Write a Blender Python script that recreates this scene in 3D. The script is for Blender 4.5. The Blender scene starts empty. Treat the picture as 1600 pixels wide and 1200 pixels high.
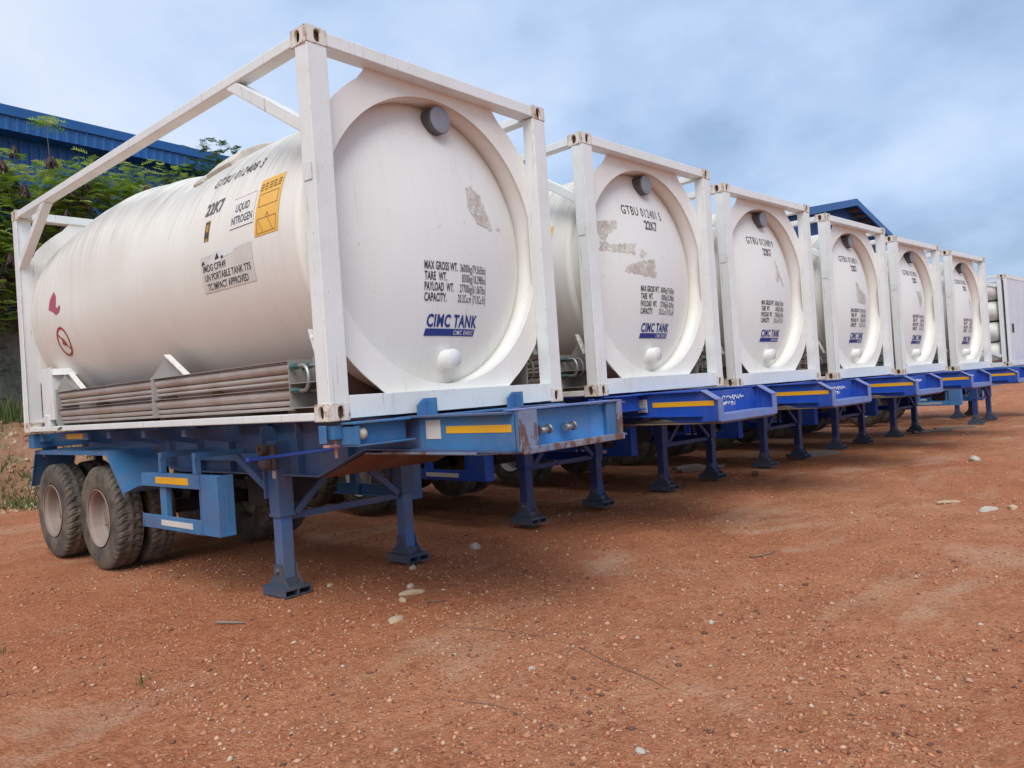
import bpy, bmesh, math, random
import numpy as np
from mathutils import Vector, Matrix, noise
from mathutils.geometry import tessellate_polygon
PI = math.pi
R = math.radians
random.seed(7)
rng = np.random.default_rng(11)
S = bpy.context.scene
COL = S.collection

# ------------------------------------------------------------------ camera
cam = bpy.data.cameras.new('camera')
camo = bpy.data.objects.new('camera', cam)
COL.objects.link(camo)
S.camera = camo
cam.sensor_width = 36
cam.lens = 36 * 1203.43 / 1600
cam.clip_end = 2000
yaw, pit, rol = 0.843895, 0.0074133, -0.0664119
f = Vector((math.sin(yaw) * math.cos(pit), math.cos(yaw) * math.cos(pit), math.sin(pit)))
r0 = Vector((math.cos(yaw), -math.sin(yaw), 0))
u0 = r0.cross(f)
rr = r0 * math.cos(rol) + u0 * math.sin(rol)
uu = u0 * math.cos(rol) - r0 * math.sin(rol)
camo.matrix_world = Matrix(((rr.x, uu.x, -f.x, -2.925), (rr.y, uu.y, -f.y, -4.184), (rr.z, uu.z, -f.z, 1.5735), (0, 0, 0, 1)))
S.render.resolution_x = 1024
S.render.resolution_y = 768

# ------------------------------------------------------------------ world, sun, exposure
SUN = Vector((-0.50, -0.42, 0.76)).normalized()       # direction towards the sun
w = bpy.data.worlds.new('World')
S.world = w
w.use_nodes = True
nt = w.node_tree
nt.nodes.clear()
N = nt.nodes.new
L = nt.links.new
out = N('ShaderNodeOutputWorld')
bg = N('ShaderNodeBackground')
bg.inputs['Strength'].default_value = 0.1
sky = N('ShaderNodeTexSky')
sky.sky_type = 'NISHITA'
sky.sun_disc = False
sky.sun_elevation = math.asin(SUN.z)
sky.sun_rotation = math.atan2(SUN.x, SUN.y)
sky.air_density = 1.0
sky.dust_density = 1.0
tc = N('ShaderNodeTexCoord')
sep = N('ShaderNodeSeparateXYZ')
L(tc.outputs['Generated'], sep.inputs[0])
den = N('ShaderNodeMath'); den.operation = 'ADD'; den.inputs[1].default_value = 0.42
mx = N('ShaderNodeMath'); mx.operation = 'MAXIMUM'; mx.inputs[1].default_value = 0.0
L(sep.outputs['Z'], mx.inputs[0]); L(mx.outputs[0], den.inputs[0])
dv = N('ShaderNodeVectorMath'); dv.operation = 'DIVIDE'
cmb = N('ShaderNodeCombineXYZ')
for k in range(3): L(den.outputs[0], cmb.inputs[k])
L(tc.outputs['Generated'], dv.inputs[0]); L(cmb.outputs[0], dv.inputs[1])
n1 = N('ShaderNodeTexNoise'); n1.inputs['Scale'].default_value = 2.3; n1.inputs['Detail'].default_value = 6; n1.inputs['Roughness'].default_value = 0.46
n1.inputs['Distortion'].default_value = 0.25
L(dv.outputs[0], n1.inputs['Vector'])
n2 = N('ShaderNodeTexNoise'); n2.inputs['Scale'].default_value = 7.0; n2.inputs['Detail'].default_value = 8; n2.inputs['Roughness'].default_value = 0.55
L(dv.outputs[0], n2.inputs['Vector'])
# the cloud deck is thinner and brighter towards -X, heavier and bluer towards +X
dt = N('ShaderNodeVectorMath'); dt.operation = 'DOT_PRODUCT'; dt.inputs[1].default_value = (0.86, -0.42, -0.25)
L(tc.outputs['Generated'], dt.inputs[0])
def math_node(op, a, b=None, clamp=False):
    m = N('ShaderNodeMath'); m.operation = op; m.use_clamp = clamp
    for i, v in enumerate((a, b)):
        if v is None: continue
        if isinstance(v, (int, float)): m.inputs[i].default_value = v
        else: L(v, m.inputs[i])
    return m.outputs[0]
heavy = math_node('MULTIPLY_ADD', dt.outputs['Value'], 0.62)
heavy.node.inputs[2].default_value = 0.03
a = math_node('SUBTRACT', n1.outputs['Fac'], 0.5)
b = math_node('SUBTRACT', n2.outputs['Fac'], 0.5)
v = math_node('MULTIPLY', a, 2.3)
v2 = math_node('MULTIPLY', b, 0.9)
v = math_node('ADD', v, v2)
v = math_node('SUBTRACT', 0.62, v)
v = math_node('ADD', v, 0.0)
v = math_node('MULTIPLY', v, 0.55)
v = math_node('ADD', v, heavy, True)
ramp = N('ShaderNodeValToRGB')
L(v, ramp.inputs[0])
el = ramp.color_ramp.elements
el[0].position = 0.12; el[0].color = (6.8, 7.5, 8.7, 1)
el[1].position = 0.98; el[1].color = (2.5, 3.7, 5.7, 1)
e = el.new(0.35); e.color = (6.0, 7.0, 8.8, 1)
e = el.new(0.60); e.color = (4.7, 6.05, 8.3, 1)
e = el.new(0.80); e.color = (3.6, 4.95, 7.2, 1)
# pale haze band near the horizon
hz = math_node('MULTIPLY', mx.outputs[0], -11.0)
hz = math_node('EXPONENT', hz)
hz = math_node('MULTIPLY', hz, 0.75, True)
m1 = N('ShaderNodeMixRGB'); L(hz, m1.inputs[0]); L(ramp.outputs[0], m1.inputs[1]); m1.inputs[2].default_value = (5.0, 6.3, 7.9, 1)
m2 = N('ShaderNodeMixRGB'); m2.inputs[0].default_value = 0.86
L(sky.outputs[0], m2.inputs[1]); L(m1.outputs[0], m2.inputs[2])
L(m2.outputs[0], bg.inputs['Color'])
L(bg.outputs[0], out.inputs['Surface'])

sl = bpy.data.lights.new('sun', 'SUN')
sl.energy = 1.9
sl.angle = R(42)
sl.color = (1.0, 0.985, 0.96)
so = bpy.data.objects.new('sun', sl)
COL.objects.link(so)
so.rotation_euler = (-SUN).to_track_quat('-Z', 'Y').to_euler()
S.view_settings.view_transform = 'Standard'
S.view_settings.look = 'None'
S.view_settings.exposure = 0.30
S.view_settings.gamma = 1.0

# ------------------------------------------------------------------ materials
def newmat(name):
    m = bpy.data.materials.new(name); m.use_nodes = True
    t = m.node_tree; t.nodes.clear()
    o = t.nodes.new('ShaderNodeOutputMaterial'); p = t.nodes.new('ShaderNodeBsdfPrincipled')
    t.links.new(p.outputs[0], o.inputs[0])
    return m, t, p
class G:
    """small node helper"""
    def __init__(s, t):
        s.t = t; s.tc = t.nodes.new('ShaderNodeTexCoord')
    def noise(s, scale, sc=(1, 1, 1), detail=4, rough=0.55, dist=0.0):
        mp = s.t.nodes.new('ShaderNodeMapping'); mp.inputs['Scale'].default_value = sc
        s.t.links.new(s.tc.outputs['Object'], mp.inputs[0])
        n = s.t.nodes.new('ShaderNodeTexNoise'); n.inputs['Scale'].default_value = scale
        n.inputs['Detail'].default_value = detail; n.inputs['Roughness'].default_value = rough; n.inputs['Distortion'].default_value = dist
        s.t.links.new(mp.outputs[0], n.inputs[0])
        return n.outputs['Fac']
    def voro(s, scale, sc=(1, 1, 1)):
        mp = s.t.nodes.new('ShaderNodeMapping'); mp.inputs['Scale'].default_value = sc
        s.t.links.new(s.tc.outputs['Object'], mp.inputs[0])
        n = s.t.nodes.new('ShaderNodeTexVoronoi'); n.inputs['Scale'].default_value = scale
        s.t.links.new(mp.outputs[0], n.inputs['Vector'])
        return n
    def ramp(s, fac, p0, p1, inv=False):
        r = s.t.nodes.new('ShaderNodeMapRange'); r.inputs[1].default_value = p0; r.inputs[2].default_value = p1
        if inv: r.inputs[3].default_value = 1; r.inputs[4].default_value = 0
        s.t.links.new(fac, r.inputs[0]); return r.outputs[0]
    def mul(s, a, b, op='MULTIPLY', clamp=True):
        m = s.t.nodes.new('ShaderNodeMath'); m.operation = op; m.use_clamp = clamp
        for i, v in enumerate((a, b)):
            if isinstance(v, (int, float)): m.inputs[i].default_value = v
            else: s.t.links.new(v, m.inputs[i])
        return m.outputs[0]
    def mix(s, fac, c1, c2):
        m = s.t.nodes.new('ShaderNodeMixRGB')
        for i, v in enumerate((fac, c1, c2)):
            if isinstance(v, (int, float)): m.inputs[i].default_value = v
            elif isinstance(v, tuple): m.inputs[i].default_value = (*v, 1)
            else: s.t.links.new(v, m.inputs[i])
        return m.outputs[0]
    def z(s, axis=2):
        q = s.t.nodes.new('ShaderNodeSeparateXYZ'); s.t.links.new(s.tc.outputs['Object'], q.inputs[0]); return q.outputs[axis]
    def bump(s, h, strength, dist, p):
        b = s.t.nodes.new('ShaderNodeBump'); b.inputs['Strength'].default_value = strength; b.inputs['Distance'].default_value = dist
        s.t.links.new(h, b.inputs['Height']); s.t.links.new(b.outputs[0], p.inputs['Normal'])

def paint(name, c, c2=None, rust=0.0, dirt=0.25, dirtc=(0.28, 0.2, 0.13), rough=0.45, rs=9.0, streak=False, metal=0.0, rustc=(0.13, 0.05, 0.025), marks=0.0, edge=0.0, edgec=(0.20, 0.10, 0.055)):
    m, t, p = newmat(name); g = G(t)
    c2 = c2 or tuple(x * 0.8 for x in c)
    col = g.mix(g.ramp(g.noise(2.1, detail=5), 0.35, 0.7), c, c2)
    sc = (9, 9, 0.8) if streak else (1, 1, 1)
    d = g.mul(g.ramp(g.noise(3.0, sc, 6, 0.65), 0.46, 0.80), dirt)
    col = g.mix(d, col, dirtc)
    if rust > 0:
        a = g.ramp(g.noise(rs, (1, 1, 0.6), 8, 0.72, 0.4), 0.74 - rust * 0.35, 0.78 - rust * 0.35)
        col = g.mix(g.mul(a, 0.85), col, rustc)
    if edge:
        bv = t.nodes.new('ShaderNodeBevel'); bv.samples = 3; bv.inputs['Radius'].default_value = 0.014
        ge = t.nodes.new('ShaderNodeNewGeometry'); dp = t.nodes.new('ShaderNodeVectorMath'); dp.operation = 'DOT_PRODUCT'
        t.links.new(bv.outputs[0], dp.inputs[0]); t.links.new(ge.outputs['Normal'], dp.inputs[1])
        ed = g.ramp(dp.outputs['Value'], 0.99, 0.86)
        ed = g.mul(ed, g.ramp(g.noise(13, detail=7, rough=0.7), 0.60 - 0.2 * edge, 0.66 - 0.2 * edge))
        col = g.mix(g.mul(ed, min(1.0, 0.6 + 0.4 * edge)), col, edgec)
    if marks:
        mk_ = g.mul(g.ramp(g.noise(1.0, (42, 42, 1.6), 5, 0.7, 0.2), 0.60, 0.65), g.ramp(g.noise(2.3, detail=4), 0.44, 0.56))
        col = g.mix(g.mul(mk_, marks), col, (0.30, 0.17, 0.09))
        ch_ = g.ramp(g.noise(30, (1, 1, 0.5), 6, 0.75), 0.655, 0.67)
        col = g.mix(g.mul(ch_, marks), col, (0.20, 0.12, 0.08))
    t.links.new(col, p.inputs['Base Color'])
    rg = g.ramp(g.noise(6, detail=3), 0.2, 0.8)
    rr_ = g.t.nodes.new('ShaderNodeMapRange'); rr_.inputs[3].default_value = rough - 0.08; rr_.inputs[4].default_value = rough + 0.2
    t.links.new(rg, rr_.inputs[0]); t.links.new(rr_.outputs[0], p.inputs['Roughness'])
    p.inputs['Metallic'].default_value = metal
    g.bump(g.noise(45, detail=3), 0.08, 0.004, p)
    return m
M = {}
M['frame'] = paint('frame_white_paint', (0.77, 0.785, 0.765), (0.71, 0.725, 0.70), rust=0.10, dirt=0.30, dirtc=(0.50, 0.45, 0.38), rs=13, marks=0.6, edge=0.25, edgec=(0.33, 0.22, 0.15))
M['ring'] = paint('ring_white_paint', (0.82, 0.80, 0.74), (0.78, 0.755, 0.69), rust=0.0, marks=0.25, dirt=0.25, dirtc=(0.55, 0.46, 0.36))
M['casting'] = paint('casting_paint', (0.74, 0.70, 0.62), (0.68, 0.62, 0.53), rust=0.52, dirt=0.9, dirtc=(0.40, 0.26, 0.16), rs=21, rustc=(0.24, 0.115, 0.06), marks=0.8, edge=0.85, edgec=(0.20, 0.095, 0.05))
M['blue_old'] = paint('faded_blue_paint', (0.050, 0.190, 0.39), (0.030, 0.125, 0.30), rust=0.17, dirt=0.6, dirtc=(0.17, 0.17, 0.2), rs=8, marks=0.35, edge=0.45)
M['blue_new'] = paint('bright_blue_paint', (0.008, 0.075, 0.43), (0.010, 0.058, 0.34), rust=0.09, dirt=0.5, dirtc=(0.13, 0.16, 0.28), rs=10, edge=0.15, edgec=(0.15, 0.15, 0.25))
M['blue_pale'] = paint('pale_blue_paint', (0.08, 0.31, 0.62), (0.05, 0.20, 0.5), rust=0.14, dirt=0.5, marks=0.4, edge=0.3)
M['lip_pale'] = paint('worn_skylit_paint', (0.16, 0.24, 0.50), (0.11, 0.18, 0.45), rust=0.14, dirt=0.5, edge=0.5, marks=0.4)  # blue lightened to paint in sky light on nose flanges, plus rust and wear
M['navy'] = paint('navy_leg_paint', (0.020, 0.055, 0.22), (0.026, 0.04, 0.15), rust=0.06, dirt=0.25, dirtc=(0.08, 0.08, 0.12))
M['legblue'] = paint('landing_leg_paint', (0.050, 0.115, 0.25), (0.050, 0.080, 0.18), marks=0.3, edge=0.3, rust=0.08, dirt=0.55, dirtc=(0.17, 0.15, 0.16))
M['inner'] = paint('inner_leg_paint', (0.045, 0.17, 0.48), (0.10, 0.13, 0.17), rust=0.14, dirt=0.8, dirtc=(0.15, 0.14, 0.13), streak=True)
M['inner_new'] = paint('inner_leg_navy', (0.018, 0.06, 0.24), (0.03, 0.04, 0.12), rust=0.08, dirt=0.6, dirtc=(0.07, 0.07, 0.08), streak=True)
M['foot'] = paint('foot_plate_paint', (0.045, 0.09, 0.17), (0.07, 0.075, 0.09), rust=0.2, dirt=0.7, dirtc=(0.22, 0.15, 0.10))
M['rusty'] = paint('rusty_steel', (0.16, 0.070, 0.040), (0.10, 0.050, 0.035), rust=0.25, dirt=0.5, dirtc=(0.20, 0.22, 0.26), rough=0.75, rs=14, rustc=(0.20, 0.20, 0.22))
M['gear'] = paint('greasy_gear_steel', (0.075, 0.055, 0.06), (0.05, 0.04, 0.05), rust=0.3, dirt=0.4, rough=0.6)
M['lip_rust'] = paint('rust_worn_lip', (0.12, 0.22, 0.42), (0.20, 0.17, 0.14), rust=0.62, dirt=0.6, dirtc=(0.45, 0.4, 0.33), rough=0.65, rs=7)
M['steel'] = paint('bright_steel', (0.45, 0.45, 0.44), rust=0.15, dirt=0.4, rough=0.35, metal=0.8)
M['alu'] = paint('weathered_aluminium', (0.50, 0.46, 0.42), (0.42, 0.36, 0.32), rust=0.0, dirt=0.5, dirtc=(0.22, 0.15, 0.11), rough=0.5, metal=0.35)
M['plate'] = paint('grey_bracket_plate', (0.38, 0.37, 0.34), (0.32, 0.31, 0.28), rust=0.1, dirt=0.3, rough=0.5, metal=0.2)
M['dark'] = paint('dark_chassis_steel', (0.03, 0.03, 0.035), rust=0.3, dirt=0.5, dirtc=(0.12, 0.07, 0.05), rough=0.8)
M['brown'] = paint('brown_underside', (0.20, 0.13, 0.09), (0.15, 0.10, 0.07), rust=0.2, dirt=0.4, rough=0.8)
M['grey_cap'] = paint('grey_plastic_cap', (0.27, 0.29, 0.33), (0.23, 0.25, 0.29), dirt=0.25, rough=0.5)
M['cap_side'] = paint('dark_cap_band', (0.11, 0.115, 0.13), (0.09, 0.09, 0.10), rust=0.1, dirt=0.4, rough=0.55)
M['black'] = paint('black_lettering', (0.018, 0.018, 0.02), (0.045, 0.045, 0.045), dirt=0.3, dirtc=(0.22, 0.21, 0.2), rough=0.6)
M['blacks'] = paint('worn_stencil_lettering', (0.05, 0.05, 0.05), (0.12, 0.12, 0.12), rust=0.35, dirt=0.4, dirtc=(0.5, 0.49, 0.46), rough=0.6, rustc=(0.6, 0.59, 0.55), rs=30)
M['logo'] = paint('navy_lettering', (0.010, 0.030, 0.20), (0.012, 0.035, 0.22), dirt=0.05, rough=0.5)
M['logow'] = paint('white_lettering', (0.75, 0.75, 0.75), dirt=0.05, rough=0.5)
M['yellow'] = paint('yellow_reflector', (0.80, 0.42, 0.015), (0.72, 0.36, 0.015), rust=0.05, dirt=0.25, rough=0.35)
M['yellow_dull'] = paint('dull_yellow_reflector', (0.55, 0.30, 0.03), dirt=0.4, rough=0.4)
M['whitestrip'] = paint('white_reflector', (0.62, 0.62, 0.58), dirt=0.4, rough=0.4)
M['print'] = paint('brown_label_print', (0.20, 0.11, 0.03), (0.3, 0.18, 0.05), dirt=0.2)
M['orange'] = paint('orange_label', (0.84, 0.50, 0.085), (0.80, 0.42, 0.06), dirt=0.12, rough=0.4)
M['decalgrey'] = paint('greyish_decal', (0.69, 0.665, 0.605), (0.64, 0.61, 0.55), dirt=0.3, rough=0.4)
M['decalclear'] = paint('clear_decal', (0.765, 0.75, 0.695), (0.74, 0.72, 0.66), dirt=0.1, rough=0.5)
def torn_mat():
    m, t, p = newmat('torn_decal_residue'); g = G(t)
    c = g.mix(g.ramp(g.noise(7, (1, 1, 0.7), 6, 0.7), 0.35, 0.65), (0.44, 0.38, 0.33), (0.66, 0.61, 0.55))
    c = g.mix(g.ramp(g.noise(26, detail=6, rough=0.7), 0.55, 0.63), c, (0.775, 0.76, 0.715))
    c = g.mix(g.mul(g.ramp(g.noise(40, (1, 1, 0.3), 4), 0.56, 0.66), 0.6), c, (0.33, 0.27, 0.23))
    t.links.new(c, p.inputs['Base Color']); p.inputs['Roughness'].default_value = 0.7
    return m
M['torn'] = torn_mat()
M['tornwhite'] = paint('torn_decal_white', (0.76, 0.76, 0.75), dirt=0.05)
M['red'] = paint('faded_red_label', (0.42, 0.075, 0.12), (0.46, 0.11, 0.15), dirt=0.15)
M['redring'] = paint('red_ring_label', (0.36, 0.05, 0.04), (0.40, 0.07, 0.05), dirt=0.1)
M['lamp'] = paint('cream_marker_lamp', (0.55, 0.50, 0.38), (0.5, 0.44, 0.33), dirt=0.4, rough=0.3)
M['pinkish'] = paint('pink_primer_handle', (0.42, 0.22, 0.18), dirt=0.4, rough=0.6)
M['teal'] = paint('teal_fitting', (0.01, 0.11, 0.12), dirt=0.2, rough=0.35)
M['cream'] = paint('cream_pipe', (0.60, 0.52, 0.36), dirt=0.4, rough=0.5)
M['tube_white'] = paint('cylinder_white_paint', (0.74, 0.72, 0.66), (0.68, 0.66, 0.60), dirt=0.4, rust=0.05, dirtc=(0.4, 0.33, 0.26), streak=True)
M['panel'] = paint('pale_panel_paint', (0.66, 0.68, 0.72), (0.60, 0.61, 0.66), rust=0.14, dirt=0.3, dirtc=(0.35, 0.28, 0.26), rs=4, streak=True)
M['planks'] = paint('weathered_plank', (0.32, 0.27, 0.21), (0.22, 0.18, 0.14), dirt=0.5, rough=0.85)
M['twig'] = paint('dry_twig', (0.20, 0.12, 0.08), (0.28, 0.17, 0.11), dirt=0.4, rough=0.9)
M['trunk'] = paint('tree_bark', (0.11, 0.085, 0.06), (0.16, 0.13, 0.1), dirt=0.4, rough=0.9)
M['concrete'] = paint('stained_concrete', (0.42, 0.40, 0.36), (0.22, 0.22, 0.18), rust=0.25, dirt=0.8, dirtc=(0.10, 0.11, 0.07), rough=0.9, streak=True, rustc=(0.08, 0.085, 0.07), rs=2.0)

# tank shell: warm white with run-off streaks and dirt on the upper half, rust-brown dust low down
def tank_mat():
    m, t, p = newmat('tank_white_paint'); g = G(t)
    c = g.mix(g.ramp(g.noise(1.3, detail=4), 0.3, 0.7), (0.80, 0.78, 0.71), (0.75, 0.725, 0.65))
    st = g.noise(1.0, (2.2, 10.0, 0.5), 6, 0.66, 0.6)
    st2 = g.noise(1.0, (2.5, 30.0, 0.7), 5, 0.7, 0.3)
    up = g.ramp(g.z(), 1.55, 2.45)
    s1 = g.mul(g.mul(g.ramp(st, 0.42, 0.66), up), 0.80)
    c = g.mix(s1, c, (0.40, 0.355, 0.28))
    s2 = g.mul(g.mul(g.ramp(st2, 0.48, 0.68), up), 0.65)
    c = g.mix(s2, c, (0.30, 0.25, 0.19))
    s3 = g.mul(g.ramp(st2, 0.52, 0.8), 0.34)
    c = g.mix(s3, c, (0.55, 0.49, 0.40))
    low = g.mul(g.ramp(g.z(), 1.0, 0.15), g.mul(g.ramp(g.noise(2.5, (1, 1, 1), 5), 0.2, 0.8), 0.22))
    c = g.mix(low, c, (0.52, 0.40, 0.31))
    y = g.ramp(g.z(1), 4.7, 6.0)
    c = g.mix(g.mul(g.mul(y, g.ramp(st, 0.35, 0.7)), 0.4), c, (0.45, 0.36, 0.22))
    t.links.new(c, p.inputs['Base Color'])
    p.inputs['Roughness'].default_value = 0.55
    g.bump(g.noise(2.0, (1, 1, 1), 3), 0.12, 0.04, p)
    return m
M['tank'] = tank_mat()
def dish_mat():
    m, t, p = newmat('tank_end_paint'); g = G(t)
    c = g.mix(g.ramp(g.noise(1.4, detail=4), 0.3, 0.7), (0.785, 0.785, 0.745), (0.75, 0.745, 0.70))
    st = g.noise(1.0, (16.0, 3.0, 0.7), 6, 0.66, 0.3)
    c = g.mix(g.mul(g.ramp(st, 0.5, 0.85), 0.16), c, (0.5, 0.44, 0.36))
    low = g.mul(g.ramp(g.z(), 0.65, 0.2), g.mul(g.ramp(st, 0.25, 0.75), 0.45))
    c = g.mix(low, c, (0.55, 0.48, 0.36))
    sp = g.ramp(g.noise(16, detail=6, rough=0.7), 0.66, 0.68)
    c = g.mix(g.mul(sp, 0.45), c, (0.42, 0.34, 0.28))
    rn = g.mul(g.ramp(g.noise(1.0, (38, 3, 1.1), 5, 0.7), 0.60, 0.70), g.ramp(g.noise(1.5, detail=3), 0.45, 0.6))
    c = g.mix(g.mul(rn, 0.35), c, (0.40, 0.30, 0.20))
    t.links.new(c, p.inputs['Base Color']); p.inputs['Roughness'].default_value = 0.55
    g.bump(g.noise(1.6, (1, 1, 1), 3), 0.05, 0.02, p)
    return m
M['dish'] = dish_mat()
def tyre_mat():
    m, t, p = newmat('dusty_tyre_rubber'); g = G(t)
    c = g.mix(g.ramp(g.noise(5, detail=6, rough=0.65), 0.36, 0.62), (0.050, 0.044, 0.038), (0.165, 0.132, 0.10))
    c = g.mix(g.mul(g.ramp(g.noise(22, detail=4), 0.5, 0.7), 0.5), c, (0.11, 0.09, 0.07))
    t.links.new(c, p.inputs['Base Color']); p.inputs['Roughness'].default_value = 0.85
    g.bump(g.noise(60, detail=3), 0.2, 0.004, p)
    return m
M['tyre'] = tyre_mat()
M['stained'] = paint('stained_cover_paint', (0.70, 0.66, 0.58), (0.52, 0.44, 0.34), rust=0.3, dirt=0.8, dirtc=(0.30, 0.22, 0.15), rs=6, rustc=(0.26, 0.17, 0.11))
M['rim'] = paint('dusty_rim_paint', (0.33, 0.265, 0.22), (0.24, 0.18, 0.14), rust=0.2, dirt=0.5, dirtc=(0.22, 0.14, 0.1), rough=0.6)
M['rimlight'] = paint('bright_rim_paint', (0.55, 0.54, 0.52), (0.40, 0.38, 0.36), rust=0.05, dirt=0.3, rough=0.4)

def ground_mat():
    m, t, p = newmat('red_laterite_ground'); g = G(t)
    big = g.noise(0.22, detail=6, rough=0.6)
    mid = g.noise(1.6, detail=7, rough=0.65, dist=0.3)
    fine = g.noise(26, detail=6, rough=0.75)
    c = g.mix(g.ramp(big, 0.35, 0.68), (0.445, 0.142, 0.058), (0.53, 0.225, 0.112))
    c = g.mix(g.mul(g.ramp(mid, 0.40, 0.70), 0.65), c, (0.315, 0.088, 0.034))
    gr_ = g.noise(11, detail=9, rough=0.8)
    c = g.mix(g.mul(g.ramp(gr_, 0.53, 0.66), 0.55), c, (0.60, 0.31, 0.17))
    c = g.mix(g.mul(g.ramp(gr_, 0.47, 0.34), 0.6), c, (0.20, 0.060, 0.026))
    c = g.mix(g.mul(g.ramp(g.noise(0.55, (1, 1.6, 1), 7, 0.62, 0.5), 0.56, 0.70), 0.6), c, (0.62, 0.42, 0.28))
    c = g.mix(g.mul(g.ramp(g.noise(0.8, (0.35, 2.2, 1), 6, 0.6, 0.8), 0.56, 0.68), 0.45), c, (0.55, 0.33, 0.19))
    c = g.mix(g.mul(g.ramp(fine, 0.52, 0.74), 0.75), c, (0.66, 0.39, 0.23))
    c = g.mix(g.mul(g.ramp(fine, 0.46, 0.28), 0.8), c, (0.15, 0.048, 0.022))
    v = g.voro(38); c = g.mix(g.mul(g.ramp(v.outputs['Distance'], 0.26, 0.12), g.mul(g.ramp(g.noise(9, detail=3), 0.48, 0.6), 0.6)), c, (0.55, 0.33, 0.18))
    v = g.voro(95); c = g.mix(g.mul(g.ramp(v.outputs['Distance'], 0.34, 0.1), 0.42), c, (0.47, 0.25, 0.14))
    t.links.new(c, p.inputs['Base Color']); p.inputs['Roughness'].default_value = 0.95
    p.inputs['Specular IOR Level'].default_value = 0.2
    h = g.mul(g.mul(g.noise(14, detail=8, rough=0.75), 1.0), g.mul(g.voro(48).outputs['Distance'], 0.5), 'ADD', False)
    g.bump(h, 0.9, 0.032, p)
    return m
M['ground'] = ground_mat()
def attr_mat(name, rough=0.9, trans=0.0, scale=None):
    m, t, p = newmat(name)
    a = t.nodes.new('ShaderNodeAttribute'); a.attribute_name = 'Tone'
    if scale:
        g = G(t); col = g.mix(g.ramp(g.noise(scale, detail=4), 0.3, 0.75), a.outputs['Color'], (0.30, 0.2, 0.12))
        mm = g.mix(0.35, a.outputs['Color'], col); t.links.new(mm, p.inputs['Base Color'])
    else: t.links.new(a.outputs['Color'], p.inputs['Base Color'])
    p.inputs['Roughness'].default_value = rough
    if trans:
        tr = t.nodes.new('ShaderNodeBsdfTranslucent'); t.links.new(a.outputs['Color'], tr.inputs[0])
        ms = t.nodes.new('ShaderNodeMixShader'); ms.inputs[0].default_value = trans
        o = [n for n in t.nodes if n.type == 'OUTPUT_MATERIAL'][0]
        t.links.new(p.outputs[0], ms.inputs[1]); t.links.new(tr.outputs[0], ms.inputs[2]); t.links.new(ms.outputs[0], o.inputs[0])
    return m
M['pebble'] = attr_mat('pebble_stone')
M['leaf'] = attr_mat('leaf_green', 0.55, 0.42)
M['stone'] = paint('pale_stone', (0.50, 0.38, 0.24), (0.42, 0.31, 0.21), dirt=0.4, rough=0.9, rs=5, dirtc=(0.3, 0.14, 0.08))
M['stonew'] = paint('white_stone', (0.50, 0.45, 0.38), (0.40, 0.33, 0.26), dirt=0.4, rough=0.9, dirtc=(0.36, 0.2, 0.12))
def sheet_mat(name, c, pitch=0.2, axis=0):
    m, t, p = newmat(name); g = G(t)
    col = g.mix(g.ramp(g.noise(0.6, (1, 1, 0.3), 5), 0.3, 0.7), c, tuple(x * 0.75 for x in c))
    col = g.mix(g.mul(g.ramp(g.noise(1.0, (5, 5, 0.4), 5), 0.5, 0.8), 0.35), col, (0.03, 0.05, 0.09))
    t.links.new(col, p.inputs['Base Color']); p.inputs['Roughness'].default_value = 0.42
    return m
M['sheet'] = sheet_mat('blue_corrugated_sheet', (0.012, 0.100, 0.36))
M['fascia'] = sheet_mat('blue_fascia_sheet', (0.014, 0.115, 0.36))
def bank_mat():
    m, t, p = newmat('red_bank_soil'); g = G(t)
    c = g.mix(g.ramp(g.noise(1.1, detail=7, rough=0.65), 0.35, 0.65), (0.42, 0.22, 0.12), (0.30, 0.145, 0.075))
    c = g.mix(g.mul(g.ramp(g.noise(3.4, detail=5), 0.52, 0.66), 0.7), c, (0.14, 0.15, 0.05))
    c = g.mix(g.mul(g.ramp(g.noise(9, detail=5), 0.55, 0.72), 0.6), c, (0.5, 0.36, 0.24))
    t.links.new(c, p.inputs['Base Color']); p.inputs['Roughness'].default_value = 0.95
    g.bump(g.noise(5, detail=8, rough=0.7), 0.9, 0.15, p)
    return m
M['bank'] = bank_mat()

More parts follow.
